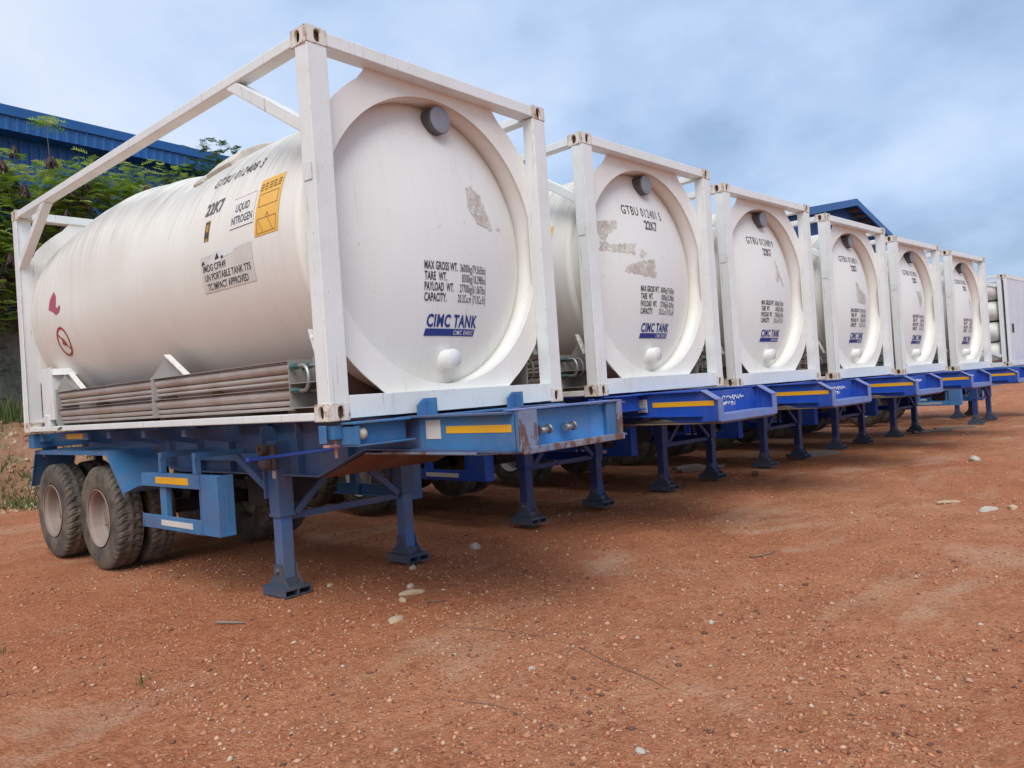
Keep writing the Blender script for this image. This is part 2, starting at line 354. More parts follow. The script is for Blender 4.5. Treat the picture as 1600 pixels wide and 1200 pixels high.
# ------------------------------------------------------------------ mesh helpers
class MB:
    def __init__(s): s.v = []; s.f = []; s.sm = []; s.mi = []; s.cur = 0
    def add(s, vs, fs, smooth=False):
        o = len(s.v); s.v += [tuple(p) for p in vs]
        for q in fs: s.f.append(tuple(i + o for i in q)); s.sm.append(smooth); s.mi.append(s.cur)
        return s
    def box(s, a, b):
        x0, y0, z0 = a; x1, y1, z1 = b
        v = [(x0, y0, z0), (x1, y0, z0), (x1, y1, z0), (x0, y1, z0), (x0, y0, z1), (x1, y0, z1), (x1, y1, z1), (x0, y1, z1)]
        return s.add(v, [(3, 2, 1, 0), (4, 5, 6, 7), (0, 1, 5, 4), (1, 2, 6, 5), (2, 3, 7, 6), (3, 0, 4, 7)])
    def hexa(s, v):       # bottom four then top four
        return s.add(v, [(3, 2, 1, 0), (4, 5, 6, 7), (0, 1, 5, 4), (1, 2, 6, 5), (2, 3, 7, 6), (3, 0, 4, 7)])
    def bar(s, p, q, w_, h_, up=(0, 0, 1)):
        p = Vector(p); q = Vector(q); d = (q - p).normalized(); up = Vector(up)
        r = d.cross(up)
        if r.length < 1e-4: r = d.cross(Vector((1, 0, 0)))
        r.normalize(); u = r.cross(d).normalized()
        r *= w_ / 2; u *= h_ / 2
        return s.hexa([p - r - u, p + r - u, q + r - u, q - r - u, p - r + u, p + r + u, q + r + u, q - r + u])
    def tube(s, pts, rad, n=12, caps=True, smooth=True):
        pts = [Vector(p) for p in pts]; rings = []
        rad = rad if isinstance(rad, (list, tuple)) else [rad] * len(pts)
        prev = None
        for i, p in enumerate(pts):
            d = (pts[min(i + 1, len(pts) - 1)] - pts[max(i - 1, 0)]).normalized()
            if prev is None:
                a_ = Vector((0, 0, 1)) if abs(d.z) < 0.9 else Vector((1, 0, 0))
                r = d.cross(a_).normalized()
            else: r = (prev - d * prev.dot(d)).normalized()
            prev = r; u = d.cross(r)
            rings.append([p + (r * math.cos(2 * PI * k / n) + u * math.sin(2 * PI * k / n)) * rad[i] for k in range(n)])
        v = [q for ring in rings for q in ring]; fs = []
        for i in range(len(rings) - 1):
            for k in range(n): fs.append((i * n + k, i * n + (k + 1) % n, (i + 1) * n + (k + 1) % n, (i + 1) * n + k))
        s.add(v, fs, smooth)
        if caps:
            s.add(rings[0], [tuple(range(n))[::-1]]); s.add(rings[-1], [tuple(range(n))])
        return s
    def lathe(s, prof, origin, axis='y', n=48, smooth=True, closed=False):
        """prof: list of (r, t) along the axis"""
        v = []
        for (r, t) in prof:
            for k in range(n):
                a_ = 2 * PI * k / n; c, d = r * math.cos(a_), r * math.sin(a_)
                if axis == 'y': q = (origin[0] + c, origin[1] + t, origin[2] + d)
                elif axis == 'x': q = (origin[0] + t, origin[1] + c, origin[2] + d)
                else: q = (origin[0] + c, origin[1] + d, origin[2] + t)
                v.append(q)
        fs = []
        m = len(prof)
        for i in range(m if closed else m - 1):
            j = (i + 1) % m
            for k in range(n): fs.append((i * n + k, i * n + (k + 1) % n, j * n + (k + 1) % n, j * n + k))
        return s.add(v, fs, smooth)
    def plate(s, outline, holes, fn, d0, d1):
        """2D outline with holes, extruded between depth d0 and d1; fn(u, v, d) -> point"""
        loops = [outline] + holes
        flat = [p for lp in loops for p in lp]
        tris = tessellate_polygon([[Vector((p[0], p[1], 0)) for p in lp] for lp in loops])
        n = len(flat)
        v = [fn(p[0], p[1], d0) for p in flat] + [fn(p[0], p[1], d1) for p in flat]
        fs = [tuple(t) for t in tris] + [tuple(i + n for i in t[::-1]) for t in tris]
        o = 0
        for lp in loops:
            k = len(lp)
            for i in range(k): fs.append((o + i, o + (i + 1) % k, n + o + (i + 1) % k, n + o + i))
            o += k
        return s.add(v, fs)
    def mirror(s, axis, c):
        s.v = [tuple((2 * c - x) if i == axis else x for i, x in enumerate(p)) for p in s.v]
        return s
    def clone(s):
        m = MB(); m.v = list(s.v); m.f = list(s.f); m.sm = list(s.sm); return m
    def build(s, name, mat, parent=None, bevel=0.0, seg=2, recalc=True, weld=True):
        me = bpy.data.meshes.new(name)
        me.from_pydata([tuple(p) for p in s.v], [], s.f)
        me.polygons.foreach_set('use_smooth', s.sm)
        if any(s.mi): me.polygons.foreach_set('material_index', s.mi)
        bm = bmesh.new(); bm.from_mesh(me)
        if weld: bmesh.ops.remove_doubles(bm, verts=bm.verts, dist=1e-5)
        if recalc: bmesh.ops.recalc_face_normals(bm, faces=bm.faces)
        bm.to_mesh(me); bm.free()
        for m_ in (mat if isinstance(mat, (list, tuple)) else [mat]): me.materials.append(m_)
        o = bpy.data.objects.new(name, me); COL.objects.link(o)
        if parent is not None: o.parent = parent
        if bevel > 0:
            b_ = o.modifiers.new('bevel', 'BEVEL'); b_.width = bevel; b_.segments = seg; b_.limit_method = 'ANGLE'; b_.angle_limit = R(40)
        return o
def tag(o, label=None, cat=None, group=None, kind=None):
    if label: o['label'] = label
    if cat: o['category'] = cat
    if group: o['group'] = group
    if kind: o['kind'] = kind
    return o
def empty(name, loc, rz=0.0):
    o = bpy.data.objects.new(name, None); o.empty_display_size = 0.3
    o.location = loc; o.rotation_euler = (0, 0, rz); COL.objects.link(o); return o
CH = {}
def copy_tree(o, parent=None):
    c = o.copy(); COL.objects.link(c)
    if parent is not None:
        c.parent = parent; c.matrix_parent_inverse = o.matrix_parent_inverse
    for ch in list(o.children): copy_tree(ch, c)
    return c
def fastmesh(name, V, F, tone, mat, k=4):
    """numpy mesh with k-gons and a per-vertex Tone colour"""
    me = bpy.data.meshes.new(name)
    me.vertices.add(len(V)); me.vertices.foreach_set('co', np.asarray(V, np.float32).ravel())
    me.loops.add(len(F) * k); me.loops.foreach_set('vertex_index', np.asarray(F, np.int32).ravel())
    me.polygons.add(len(F)); me.polygons.foreach_set('loop_start', np.arange(0, len(F) * k, k, dtype=np.int32))
    me.update(calc_edges=True)
    if tone is not None:
        at = me.color_attributes.new('Tone', 'FLOAT_COLOR', 'POINT')
        at.data.foreach_set('color', np.hstack([tone, np.ones((len(tone), 1))]).astype(np.float32).ravel())
    me.materials.append(mat)
    o = bpy.data.objects.new(name, me); COL.objects.link(o); return o

# ------------------------------------------------------------------ ground
def gz0(x):
    return -0.0065 * min(max(x, -3.0), 26.0)
def fnz(x, y, z=0.0): return noise.noise(Vector((x, y, z)))
def gz(x, y):
    h = gz0(x)
    tr_ = (x * 0.35 - y * 0.94)
    for c_ in (2.3, 4.15, 5.2, 7.05): h -= 0.016 * math.exp(-((tr_ - c_ - 0.15 * fnz(x * 0.3, y * 0.3, 8)) / 0.13) ** 2)
    h += 0.020 * fnz(x * 0.45, y * 0.45) + 0.012 * fnz(x * 1.7, y * 1.7, 3) + 0.005 * fnz(x * 5.1, y * 5.1, 7)
    return h - 0.012
def axis_pts(lo, a0, a1, hi, fine, grow):
    p = list(np.arange(a0, a1, fine)); s_ = fine; x = a1
    while x < hi: p.append(x); s_ *= grow; x += s_
    p.append(hi); s_ = fine; x = a0 - fine
    while x > lo: p.insert(0, x); s_ *= grow; x -= s_
    p.insert(0, lo); return p
gx = axis_pts(-400, -4, 9, 700, 0.06, 1.06); gy = axis_pts(-400, -4.5, 3.5, 700, 0.06, 1.06)
nv = []
for y in gy:
    for x in gx: nv.append((x, y, gz(x, y)))
W_ = len(gx); idx = np.arange(len(gy) * W_).reshape(len(gy), W_)
q = np.stack([idx[:-1, :-1], idx[:-1, 1:], idx[1:, 1:], idx[1:, :-1]], -1).reshape(-1, 4)
go = fastmesh('ground', np.array(nv), q, None, M['ground'])
go.data.polygons.foreach_set('use_smooth', [True] * len(q))
tag(go, kind='structure')

# gravel: small loose stones lying on the yard
oct_v = np.array([(1, 0, 0), (0, 1, 0), (-1, 0, 0), (0, -1, 0), (0, 0, 1), (0, 0, -1)], float)
oct_f = np.array([(0, 1, 4), (1, 2, 4), (2, 3, 4), (3, 0, 4), (1, 0, 5), (2, 1, 5), (3, 2, 5), (0, 3, 5)])
NP = 230000
d = np.exp(rng.uniform(math.log(1.8), math.log(30), NP)); az = rng.uniform(R(-12), R(108), NP)
px = -2.9 + d * np.sin(az); py = -4.2 + d * np.cos(az)
clus = np.array([noise.noise(Vector((x * 0.9, y * 0.9, 5.0))) for x, y in zip(px, py)])
keep = (py < 14) & (clus + rng.uniform(-0.35, 0.45, NP) > -0.05)
px, py, d = px[keep], py[keep], d[keep]; n_ = len(px)
sz = np.clip(rng.lognormal(math.log(0.0058), 0.58, n_), 0.0025, 0.024)
pz = np.array([gz(x, y) for x, y in zip(px, py)]) + sz * 0.15
ang = rng.uniform(0, 6.28, n_); sc3 = sz[:, None] * rng.uniform(0.6, 1.3, (n_, 3)) * np.array([1, 1, 0.6])
V = oct_v[None] * sc3[:, None, :] * rng.uniform(0.75, 1.2, (n_, 6, 1))
ca, sa = np.cos(ang)[:, None], np.sin(ang)[:, None]
X = V[..., 0] * ca - V[..., 1] * sa; Y = V[..., 0] * sa + V[..., 1] * ca
V = np.stack([X + px[:, None], Y + py[:, None], V[..., 2] + pz[:, None]], -1).reshape(-1, 3)
F = (oct_f[None] + (np.arange(n_) * 6)[:, None, None]).reshape(-1, 3)
pal = np.array([(0.50, 0.22, 0.12), (0.36, 0.13, 0.065), (0.56, 0.32, 0.20), (0.45, 0.175, 0.085), (0.55, 0.42, 0.30), (0.15, 0.07, 0.05), (0.62, 0.56, 0.48), (0.46, 0.25, 0.10)])
pi_ = rng.choice(len(pal), n_, p=[.27, .25, .13, .21, .02, .08, .003, .037])
tone = np.repeat(pal[pi_] * rng.uniform(0.8, 1.15, (n_, 1)), 6, 0)
o = fastmesh('gravel', V, F, tone, M['pebble'], 3)
tag(o, 'loose red and tan gravel strewn over the yard', 'gravel', kind='stuff')

# ------------------------------------------------------------------ tank container
CW, CH_, CL = 2.438, 2.591, 6.058
CX, CZ = 1.219, 1.31
def slot(cx, cy, w_, h_, n=6):
    """stadium shaped hole, longer along v"""
    r = w_ / 2; hh = h_ / 2 - r; pts = []
    for k in range(n + 1): a_ = PI * k / n; pts.append((cx + r * math.cos(a_), cy + hh + r * math.sin(a_)))
    for k in range(n + 1): a_ = PI + PI * k / n; pts.append((cx + r * math.cos(a_), cy - hh + r * math.sin(a_)))
    return pts
def casting(right, rear, top):
    m = MB(); w_, l_, h_ = 0.162, 0.178, 0.118; t = 0.020
    rect = lambda a, b: [(0, 0), (a, 0), (a, b), (0, b)]
    m.plate(rect(w_, h_), [slot(w_ * 0.55, h_ * 0.5, 0.046, 0.082)], lambda u, v_, d_: (u, d_, v_), 0, t)
    m.plate([(t, 0), (l_, 0), (l_, h_), (t, h_)], [slot(l_ * 0.55, h_ * 0.5, 0.050, 0.082)], lambda u, v_, d_: (d_, u, v_), 0, t)
    z0, z1 = (h_ - t, h_ - 0.0005) if top else (0.0005, t)
    m.plate([(t, t), (w_, t), (w_, l_), (t, l_)], [slot(w_ * 0.55, l_ * 0.55, 0.06, 0.10)], lambda u, v_, d_: (u, v_, d_), z0, z1)
    m.box((t, l_ - t, t), (w_ - t, l_ - 0.001, h_ - t)); m.box((w_ - t, t, t), (w_ - 0.001, l_ - t, h_ - t))
    if top: m.box((t, t, 0.001), (w_ - 0.002, l_ - 0.002, t))
    else: m.box((t, t, h_ - t), (w_ - 0.002, l_ - 0.002, h_ - 0.001))
    m.cur = 1
    m.box((t + 0.012, t + 0.012, t), (w_ - t - 0.002, l_ - t - 0.002, h_ - t))
    m.cur = 0
    dz = CH_ - h_ if top else 0
    m.v = [(x - 0.004, y - 0.004, z + dz) for x, y, z in m.v]
    if right: m.mirror(0, CX)
    if rear: m.mirror(1, CL / 2)
    return m
def dish_y(x, z):
    r = math.hypot(x - CX, z - CZ)
    if r <= 1.0: return 0.10 + 3.0 - math.sqrt(9.0 - r * r)
    y1 = 0.10 + 3.0 - math.sqrt(8.0)
    t = min((r - 1.0) / 0.09, 1.0)
    return y1 + 0.033 * (r - 1.0) / 0.09 + 0.055 * (1 - math.sqrt(max(0, 1 - t * t)))
HUMP = [(0.3, 0), (1.05, 0), (1.9, -0.004), (2.45, -0.022), (2.85, 0.016), (3.4, 0.080), (4.05, 0.136), (4.6, 0.120), (5.05, 0.078), (5.6, 0.025), (5.9, 0.0)]
def hump(y):
    for (a_, b_), (c_, d_) in zip(HUMP, HUMP[1:]):
        if a_ <= y <= c_:
            t = (y - a_) / (c_ - a_); t = t * t * (3 - 2 * t); return b_ + (d_ - b_) * t
    return 0.0
def shell_r(y, el):
    """el: elevation angle of the surface normal, radians"""
    w_ = min(max((math.sin(el) - 0.05) / 0.7, 0), 1); w_ = w_ * w_ * (3 - 2 * w_)
    r = 1.165 + hump(y) * w_
    for s_ in (0.47, 2.60, 4.45): r += 0.007 * math.exp(-((y - s_) / 0.012) ** 2)
    r += 0.0025 * math.sin(y * 3.1 + 5 * math.cos(el))
    return r
def ptcyl(y, el, off=0.0):
    r = shell_r(y, el) + off
    return (CX - r * math.cos(el), y, CZ + r * math.sin(el))

def text_mesh(txt, size, width=None, off=0.0, shear=0.0, space=1.0, align='LEFT'):
    cu = bpy.data.curves.new('t', 'FONT'); cu.body = txt; cu.size = size / 0.70; cu.offset = off; cu.shear = shear; cu.resolution_u = 3
    cu.space_character = space
    ob = bpy.data.objects.new('t', cu); COL.objects.link(ob)
    bpy.context.view_layer.update()
    me = bpy.data.meshes.new_from_object(ob.evaluated_get(bpy.context.evaluated_depsgraph_get()))
    bpy.data.objects.remove(ob); bpy.data.curves.remove(cu)
    v = [Vector(p.co) for p in me.vertices]; fs = [tuple(p.vertices) for p in me.polygons]
    bpy.data.meshes.remove(me)
    if not v: return [], []
    x0 = min(p.x for p in v); x1 = max(p.x for p in v)
    k = (width / (x1 - x0)) if width else 1.0
    return [((p.x - x0) * k, p.y) for p in v], fs
def subgrid(u0, v0, u1, v1, nu, nv_):
    pts = [(u0 + (u1 - u0) * i / nu, v0 + (v1 - v0) * j / nv_) for j in range(nv_ + 1) for i in range(nu + 1)]
    fs = [(j * (nu + 1) + i, j * (nu + 1) + i + 1, (j + 1) * (nu + 1) + i + 1, (j + 1) * (nu + 1) + i) for j in range(nv_) for i in range(nu)]
    return pts, fs
def lay(name, items, fn, mat, parent):
    m = MB()
    for pts, fs in items: m.add([fn(u, v_) for u, v_ in pts], fs)
    return m.build(name, mat, parent, recalc=False, weld=False)
def on_dish(off=0.004): return lambda u, v_: (u + 0.02, dish_y(u + 0.02, v_) - off, v_)
def on_side(off=0.004):                                   # u runs towards the front (-y), v is arc length above the equator
    return lambda u, v_: ptcyl(-u, v_ / 1.165, off)
def shift(tm, du, dv_): return ([(p[0] + du, p[1] + dv_) for p in tm[0]], tm[1])
def polyfan(pts):
    tr = tessellate_polygon([[Vector((p[0], p[1], 0)) for p in pts]])
    return (pts, [tuple(t) for t in tr])
def gridpoly(pts, c=0.011, seed=0):
    us = [p[0] for p in pts]; vs = [p[1] for p in pts]; vv = []; fs = []; ix = {}
    def inside(x, y):
        k = False; j = len(pts) - 1
        for i in range(len(pts)):
            if (pts[i][1] > y) != (pts[j][1] > y) and x < (pts[j][0] - pts[i][0]) * (y - pts[i][1]) / (pts[j][1] - pts[i][1]) + pts[i][0]: k = not k
            j = i
        return k
    nu = int((max(us) - min(us)) / c) + 3; nv2 = int((max(vs) - min(vs)) / c) + 3
    def vid(i, j):
        if (i, j) not in ix:
            ix[(i, j)] = len(vv); x = min(us) - c + i * c; y = min(vs) - c + j * c
            vv.append((x + 0.45 * c * noise.noise(Vector((x * 60, y * 60, seed))), y + 0.45 * c * noise.noise(Vector((x * 60, y * 60, seed + 9)))))
        return ix[(i, j)]
    for i in range(nu):
        for j in range(nv2):
            x = min(us) + (i - 0.5) * c; y = min(vs) + (j - 0.5) * c
            jx = 0.022 * noise.noise(Vector((x * 22, y * 22, seed))); jy = 0.022 * noise.noise(Vector((x * 22, y * 22, seed + 5)))
            if inside(x + jx, y + jy): fs.append((vid(i, j), vid(i + 1, j), vid(i + 1, j + 1), vid(i, j + 1)))
    return (vv, fs)
def ragged(pts, k=4, amp=0.012, seed=0):
    rd = random.Random(seed); o_ = []
    for i, p in enumerate(pts):
        q_ = pts[(i + 1) % len(pts)]
        for j in range(k):
            t = j / k; o_.append((p[0] + (q_[0] - p[0]) * t + rd.uniform(-amp, amp), p[1] + (q_[1] - p[1]) * t + rd.uniform(-amp, amp)))
    return o_

def make_container():
    root = empty('tank_container', (0, 0, 0))
    # corner posts
    for rgt in (0, 1):
        for rear in (0, 1):
            m = MB()
            m.box((0, 0, 0.114), (0.158, 0.012, CH_ - 0.114)).box((0.0, 0.012, 0.114), (0.012, 0.135, CH_ - 0.114))
            m.box((0.012, 0.012, 0.114), (0.158, 0.12, CH_ - 0.114))
            if rgt: m.mirror(0, CX)
            if rear: m.mirror(1, CL / 2)
            m.build('corner_post', M['frame'], root, 0.006)
            for top in (0, 1): casting(rgt, rear, top).build('corner_casting', [M['casting'], M['rusty']], root, 0.005)
    # end beams, front and rear
    for rear in (0, 1):
        t = MB().box((0.160, 0.004, CH_ - 0.105), (CW - 0.160, 0.15, CH_ - 0.012))
        b_ = MB().box((0.160, 0.004, 0.012), (CW - 0.160, 0.16, 0.166)).box((0.158, 0.0, 0.014), (0.52, 0.0035, 0.164)).box((CW - 0.30, 0.0, 0.014), (CW - 0.158, 0.0035, 0.164))
        # ring plate
        out_, n = [], 96
        for k in range(n):
            a_ = 2 * PI * k / n; x, z = 1.31 * math.cos(a_), 1.31 * math.sin(a_)
            x = min(max(x, -1.062), 1.062); z = min(max(z, -1.146), 1.177)
            if abs(x) < 0.66 and abs(z) > 1.0: z = -1.146 if z < 0 else 1.177
            out_.append((CX + x, CZ + z))
        hole = [(CX + 1.10 * math.cos(2 * PI * k / 96), CZ + 1.10 * math.sin(2 * PI * k / 96)) for k in range(96)]
        g_ = MB().plate(out_, [hole], lambda u, v_, d_: (u, d_, v_), 0.118, 0.132)
        # collar between ring and shell
        c_ = MB().lathe([(1.103, 0.125), (1.103, 0.40), (1.118, 0.40), (1.118, 0.133)], (CX, 0, CZ), n=96, closed=True)
        for m in (t, b_, g_, c_):
            if rear: m.mirror(1, CL / 2)
        t.build('end_beam', M['frame'], root, 0.006)
        b_.build('end_beam', M['frame'], root, 0.005)
        rg = g_.build('end_ring', M['ring'], root, 0.003)
        c_.build('collar', M['ring'], rg, 0.0)
    # side rails and braces
    for rgt in (0, 1):
        t = MB().box((0.004, 0.17, CH_ - 0.098), (0.11, CL - 0.17, CH_ - 0.022))
        b_ = MB().box((0.004, 0.17, 0.010), (0.10, CL - 0.17, 0.064))
        d1 = MB().bar((0.055, 0.10, 1.945), (0.055, 1.03, CH_ - 0.075), 0.09, 0.085)
        d2 = MB().bar((0.055, CL - 0.10, 1.945), (0.055, CL - 1.03, CH_ - 0.075), 0.09, 0.085)
        for m in (t, b_, d1, d2):
            if rgt: m.mirror(0, CX)
        t.build('side_rail', M['frame'], root, 0.008); b_.build('side_rail', M['frame'], root, 0.006)
        d1.build('corner_brace', M['frame'], root, 0.006); d2.build('corner_brace', M['frame'], root, 0.006)
    # the tank itself
    m = MB(); ny, na = 92, 96; ys = [0.30 + (5.76 - 0.30) * i / ny for i in range(ny + 1)]
    v = []; fs = []
    prof = [(0.30, 0.96), (0.31, 0.985), (0.335, 1.0)] + [(y, 1.0) for y in ys[1:-1]] + [(5.72, 1.0), (5.745, 0.985), (5.76, 0.96)]
    for (y, k_) in prof:
        for k in range(na):
            el_ = 2 * PI * k / na; r = shell_r(y, el_) * k_
            v.append((CX - r * math.cos(el_), y, CZ + r * math.sin(el_)))
    for i in range(len(prof) - 1):
        for k in range(na): fs.append((i * na + k, i * na + (k + 1) % na, (i + 1) * na + (k + 1) % na, (i + 1) * na + k))
    m.add(v, fs, True)
    tank = m.build('tank', M['tank'], root)
    # dished ends
    for rear in (0, 1):
        rs_ = [0.0001] + [1.0 * i / 22 for i in range(1, 23)] + []
        dm = MB().lathe([(r, dish_y(CX + r, CZ)) for r in rs_] + [(1.03, 0.281), (1.06, 0.291), (1.085, 0.303), (1.105, 0.316)], (CX, 0, CZ), n=128)
        if rear: dm.mirror(1, CL / 2)
        dd = dm.build('dished_end', M['dish'], tank)
        if not rear: front_dish = dd
    # grey cap near the top, stub pipe near the bottom
    cz = 2.290; y0 = dish_y(CX, cz + 0.1) + 0.01
    cm = MB().lathe([(0.106, y0), (0.106, 0.182), (0.109, 0.180), (0.109, 0.160), (0.104, 0.155)], (CX + 0.095, 0, cz), n=40)
    cm.lathe([(0.119, y0), (0.119, y0 - 0.022), (0.112, y0 - 0.022)], (CX + 0.095, 0, cz), n=40)
    for k in range(4):
        a_ = 0.6 + k * PI / 2; cm.box((CX + 0.095 + 0.118 * math.cos(a_) - 0.008, y0 - 0.03, cz + 0.118 * math.sin(a_) - 0.008), (CX + 0.095 + 0.118 * math.cos(a_) + 0.008, y0 - 0.015, cz + 0.118 * math.sin(a_) + 0.008))
    cb = cm.build('cap', M['cap_side'], tank)
    MB().lathe([(0.104, 0.1548), (0.098, 0.1520), (0.0001, 0.1505)], (CX + 0.095, 0, cz), n=40).build('cap_face', M['grey_cap'], tank, recalc=False)
    nz = 0.405; y0 = dish_y(CX, nz - 0.07) + 0.01
    MB().lathe([(0.092, y0), (0.088, y0 - 0.022), (0.075, y0 - 0.026), (0.075, 0.128), (0.072, 0.122), (0.0001, 0.120)], (CX + 0.05, 0, nz), n=36).build('pipe_stub', M['dish'], tank)
    # hatch cover on top
    hm = MB(); n = 10
    for (ya, yb, e0, e1, h_) in ((1.86, 2.30, 50, 130, 0.060), (2.32, 2.50, 47, 80, 0.030)):
        v = []
        for y in (ya, (ya + yb) / 2, yb):
            for h2 in (-0.02, h_):
                for k in range(n + 1):
                    el_ = R(e0 + (e1 - e0) * k / n); kk = 0.6 if (k in (0, n) and h2 > 0) else 1
                    v.append(ptcyl(y, el_, h2 * kk))
        q_ = n + 1; fs = []
        for i in range(2):
            for k in range(n):
                a0 = i * 2 * q_ + q_ + k; b0 = (i + 1) * 2 * q_ + q_ + k
                fs.append((a0, a0 + 1, b0 + 1, b0))
            a0 = i * 2 * q_; b0 = (i + 1) * 2 * q_
            fs += [(a0, a0 + q_, b0 + q_, b0), (a0 + n, a0 + n + q_, b0 + n + q_, b0 + n)]
        for i in (0, 2):
            a0 = i * 2 * q_
            for k in range(n): fs.append((a0 + k, a0 + k + 1, a0 + q_ + k + 1, a0 + q_ + k))
        hm.add(v, fs)
    hm.build('hatch_cover', M['stained'], tank, 0.012, 3)
    # orange label on the side with its line drawing
    tl = lay('hazard_label', [subgrid(-0.86, 0.045, -0.55, 0.485, 4, 14)], on_side(0.003), M['orange'], tank)
    ln = []
    for k in range(3):
        for j in range(5):
            u = -0.845 + j * 0.058
            ln.append(subgrid(u, 0.435 - k * 0.022, u + random.uniform(0.035, 0.052), 0.445 - k * 0.022, 1, 1))
    for (a0, b0, a1, b1) in ((-0.83, 0.26, -0.58, 0.36), (-0.83, 0.06, -0.58, 0.17)):
        t = 0.004
        ln += [subgrid(a0, b0, a1, b0 + t, 6, 1), subgrid(a0, b1 - t, a1, b1, 6, 1), subgrid(a0, b0, a0 + t, b1, 1, 6), subgrid(a1 - t, b0, a1, b1, 1, 6)]
    for (a0, b0, a1, b1) in ((-0.82, 0.16, -0.75, 0.07), (-0.69, 0.16, -0.62, 0.07), (-0.72, 0.17, -0.70, 0.205), (-0.70, 0.205, -0.68, 0.17)):
        ln.append(([(a0, b0), (a0 + 0.006, b0), (a1 + 0.006, b1), (a1, b1)], [(0, 1, 2, 3)]))
    lay('label_drawing', ln, on_side(0.0055), M['print'], tank)
    # hydraulic/vaporiser fin tubes on both sides
    for rgt in (0, 1):
        mk = (lambda mm: mm.mirror(0, CX)) if rgt else (lambda mm: mm)
        for zz in (0.150, 0.335):
            for y0, y1 in ((0.50, 2.62), (2.66, 4.98)):
                m = MB()
                for (x, dz, rad, nf) in ((0.07, 0.070, 0.037, 16), (0.065, 0.008, 0.019, 10), (0.06, -0.030, 0.012, 8), (0.185, 0.045, 0.030, 8)):
                    nn = nf * 2; ring = []
                    for k in range(nn):
                        a_ = 2 * PI * k / nn + 0.2; r = rad if k % 2 == 0 else rad * (0.97 if x < 0.1 else 0.6)
                        ring.append((x + r * math.cos(a_), zz + dz - 0.02 + r * math.sin(a_)))
                    v = [(a_, y0, b2) for a_, b2 in ring] + [(a_, y1, b2) for a_, b2 in ring]
                    m.add(v, [(k, (k + 1) % nn, nn + (k + 1) % nn, nn + k) for k in range(nn)] + [tuple(range(nn)), tuple(range(nn, 2 * nn))])
                m.box((0.02, y0, zz + 0.094), (0.10, y1, zz + 0.098))
                mk(m).build('fin_tube', M['alu'], root)
        pen = lambda y0, y1, z0, z1, pk: [(y0, z0), (y1, z0), (y1, z1), ((y0 + y1) / 2, pk), (y0, z1)]
        fn = lambda u, v_, d_: (d_, u, v_)
        m = MB().plate(pen(0.20, 0.50, 0.10, 0.43, 0.60), [], fn, 0.22, 0.228)
        m.box((0.03, 0.495, 0.10), (0.22, 0.505, 0.44)).box((0.03, 0.20, 0.10), (0.22, 0.50, 0.106)).box((0.03, 0.20, 0.27), (0.22, 0.495, 0.275))
        mk(m).build('tube_bracket', M['plate'], root)
        m = MB().box((0.018, 2.615, 0.09), (0.23, 2.66, 0.45)).plate([(2.22, 0.43), (2.86, 0.43), (2.53, 0.61)], [], fn, 0.10, 0.108)
        mk(m).build('tube_bracket', M['plate'], root)
        m = MB().box((0.018, 4.985, 0.06), (0.23, 5.03, 0.46)).plate([(4.62, 0.42), (5.06, 0.42), (5.06, 0.47), (4.84, 0.60), (4.62, 0.47)], [], fn, 0.05, 0.058)
        mk(m).build('tube_bracket', M['plate'], root)
        # saddle straps with bolts
        for (ya, yb) in ((2.50, 2.10), (4.82, 4.40), (0.30, 0.02 + 0.18)):
            m = MB().bar((0.105, ya, 0.63), (0.085, yb, 0.43), 0.012, 0.055, (1, 0, 0))
            for k in (0.3, 0.62):
                y = ya + (yb - ya) * k; z = 0.63 - 0.20 * k
                m.lathe([(0.018, 0), (0.018, -0.02), (0.001, -0.022)], (0.092, y, z), 'x', 8)
            mk(m).build('strap', M['ring'], root)
        # hose bends with teal couplings
        for xh in (0.045, 0.14):
            pts = [(xh, 0.49, 0.385), (xh, 0.42, 0.39)] + [(xh, 0.34 - 0.06 * math.sin(a_), 0.305 + 0.085 * math.cos(a_)) for a_ in np.linspace(0, PI, 9)] + [(xh, 0.42, 0.22), (xh, 0.49, 0.222)]
            hs = mk(MB().tube(pts, 0.014, 10)).build('hose', M['steel'], root)
            m = MB()
            for z in (0.388, 0.222): mk(MB().tube([(xh, 0.47, z), (xh, 0.42, z)], 0.024, 6, smooth=False).tube([(xh, 0.42, z), (xh, 0.39, z)], 0.020, 6, smooth=False)).build('coupling', M['teal'], hs)
    # valve cabinet at the rear left, a cream pipe behind the ring
    m = MB().box((0.03, 5.16, 0.13), (0.30, 5.50, 0.70)).plate([(5.10, 0.62), (5.16, 0.70), (5.16, 0.62)], [], lambda u, v_, d_: (d_, u, v_), 0.03, 0.30)
    m.build('valve_cabinet', M['frame'], root, 0.008)
    m = MB().box((0.02, 5.30, 0.064), (0.10, 5.44, 0.19)); m.build('document_tube', M['logow'], root, 0.01)
    m = MB().tube([(0.05, 5.30, 0.14), (0.03, 5.16, 0.12), (0.02, 5.05, 0.04), (0.0, 4.95, 0.03), (-0.005, 4.85, 0.05)], 0.008, 6)
    m.build('cord', M['teal'], root)
    MB().tube([(2.15, 0.42, 0.36), (2.15, 0.42, 0.62)], 0.055, 14).tube([(2.15, 0.42, 0.62), (2.15, 0.42, 0.72)], 0.035, 12).tube([(2.15, 0.42, 0.58), (2.15, 0.42, 0.60)], 0.065, 14).build('pipe', M['cream'], root)
    # underside saddles and cross members
    for y in (0.55, 2.6, 5.3):
        MB().box((0.10, y, 0.02), (CW - 0.10, y + 0.10, 0.09)).box((0.55, y + 0.02, 0.09), (CW - 0.55, y + 0.08, 0.42)).build('saddle', M['brown'], root)
    # small data plate on the near post
    MB().box((-0.003, 0.03, 1.585), (-0.0005, 0.12, 1.70)).build('data_plate', M['frame'], root)
    return root

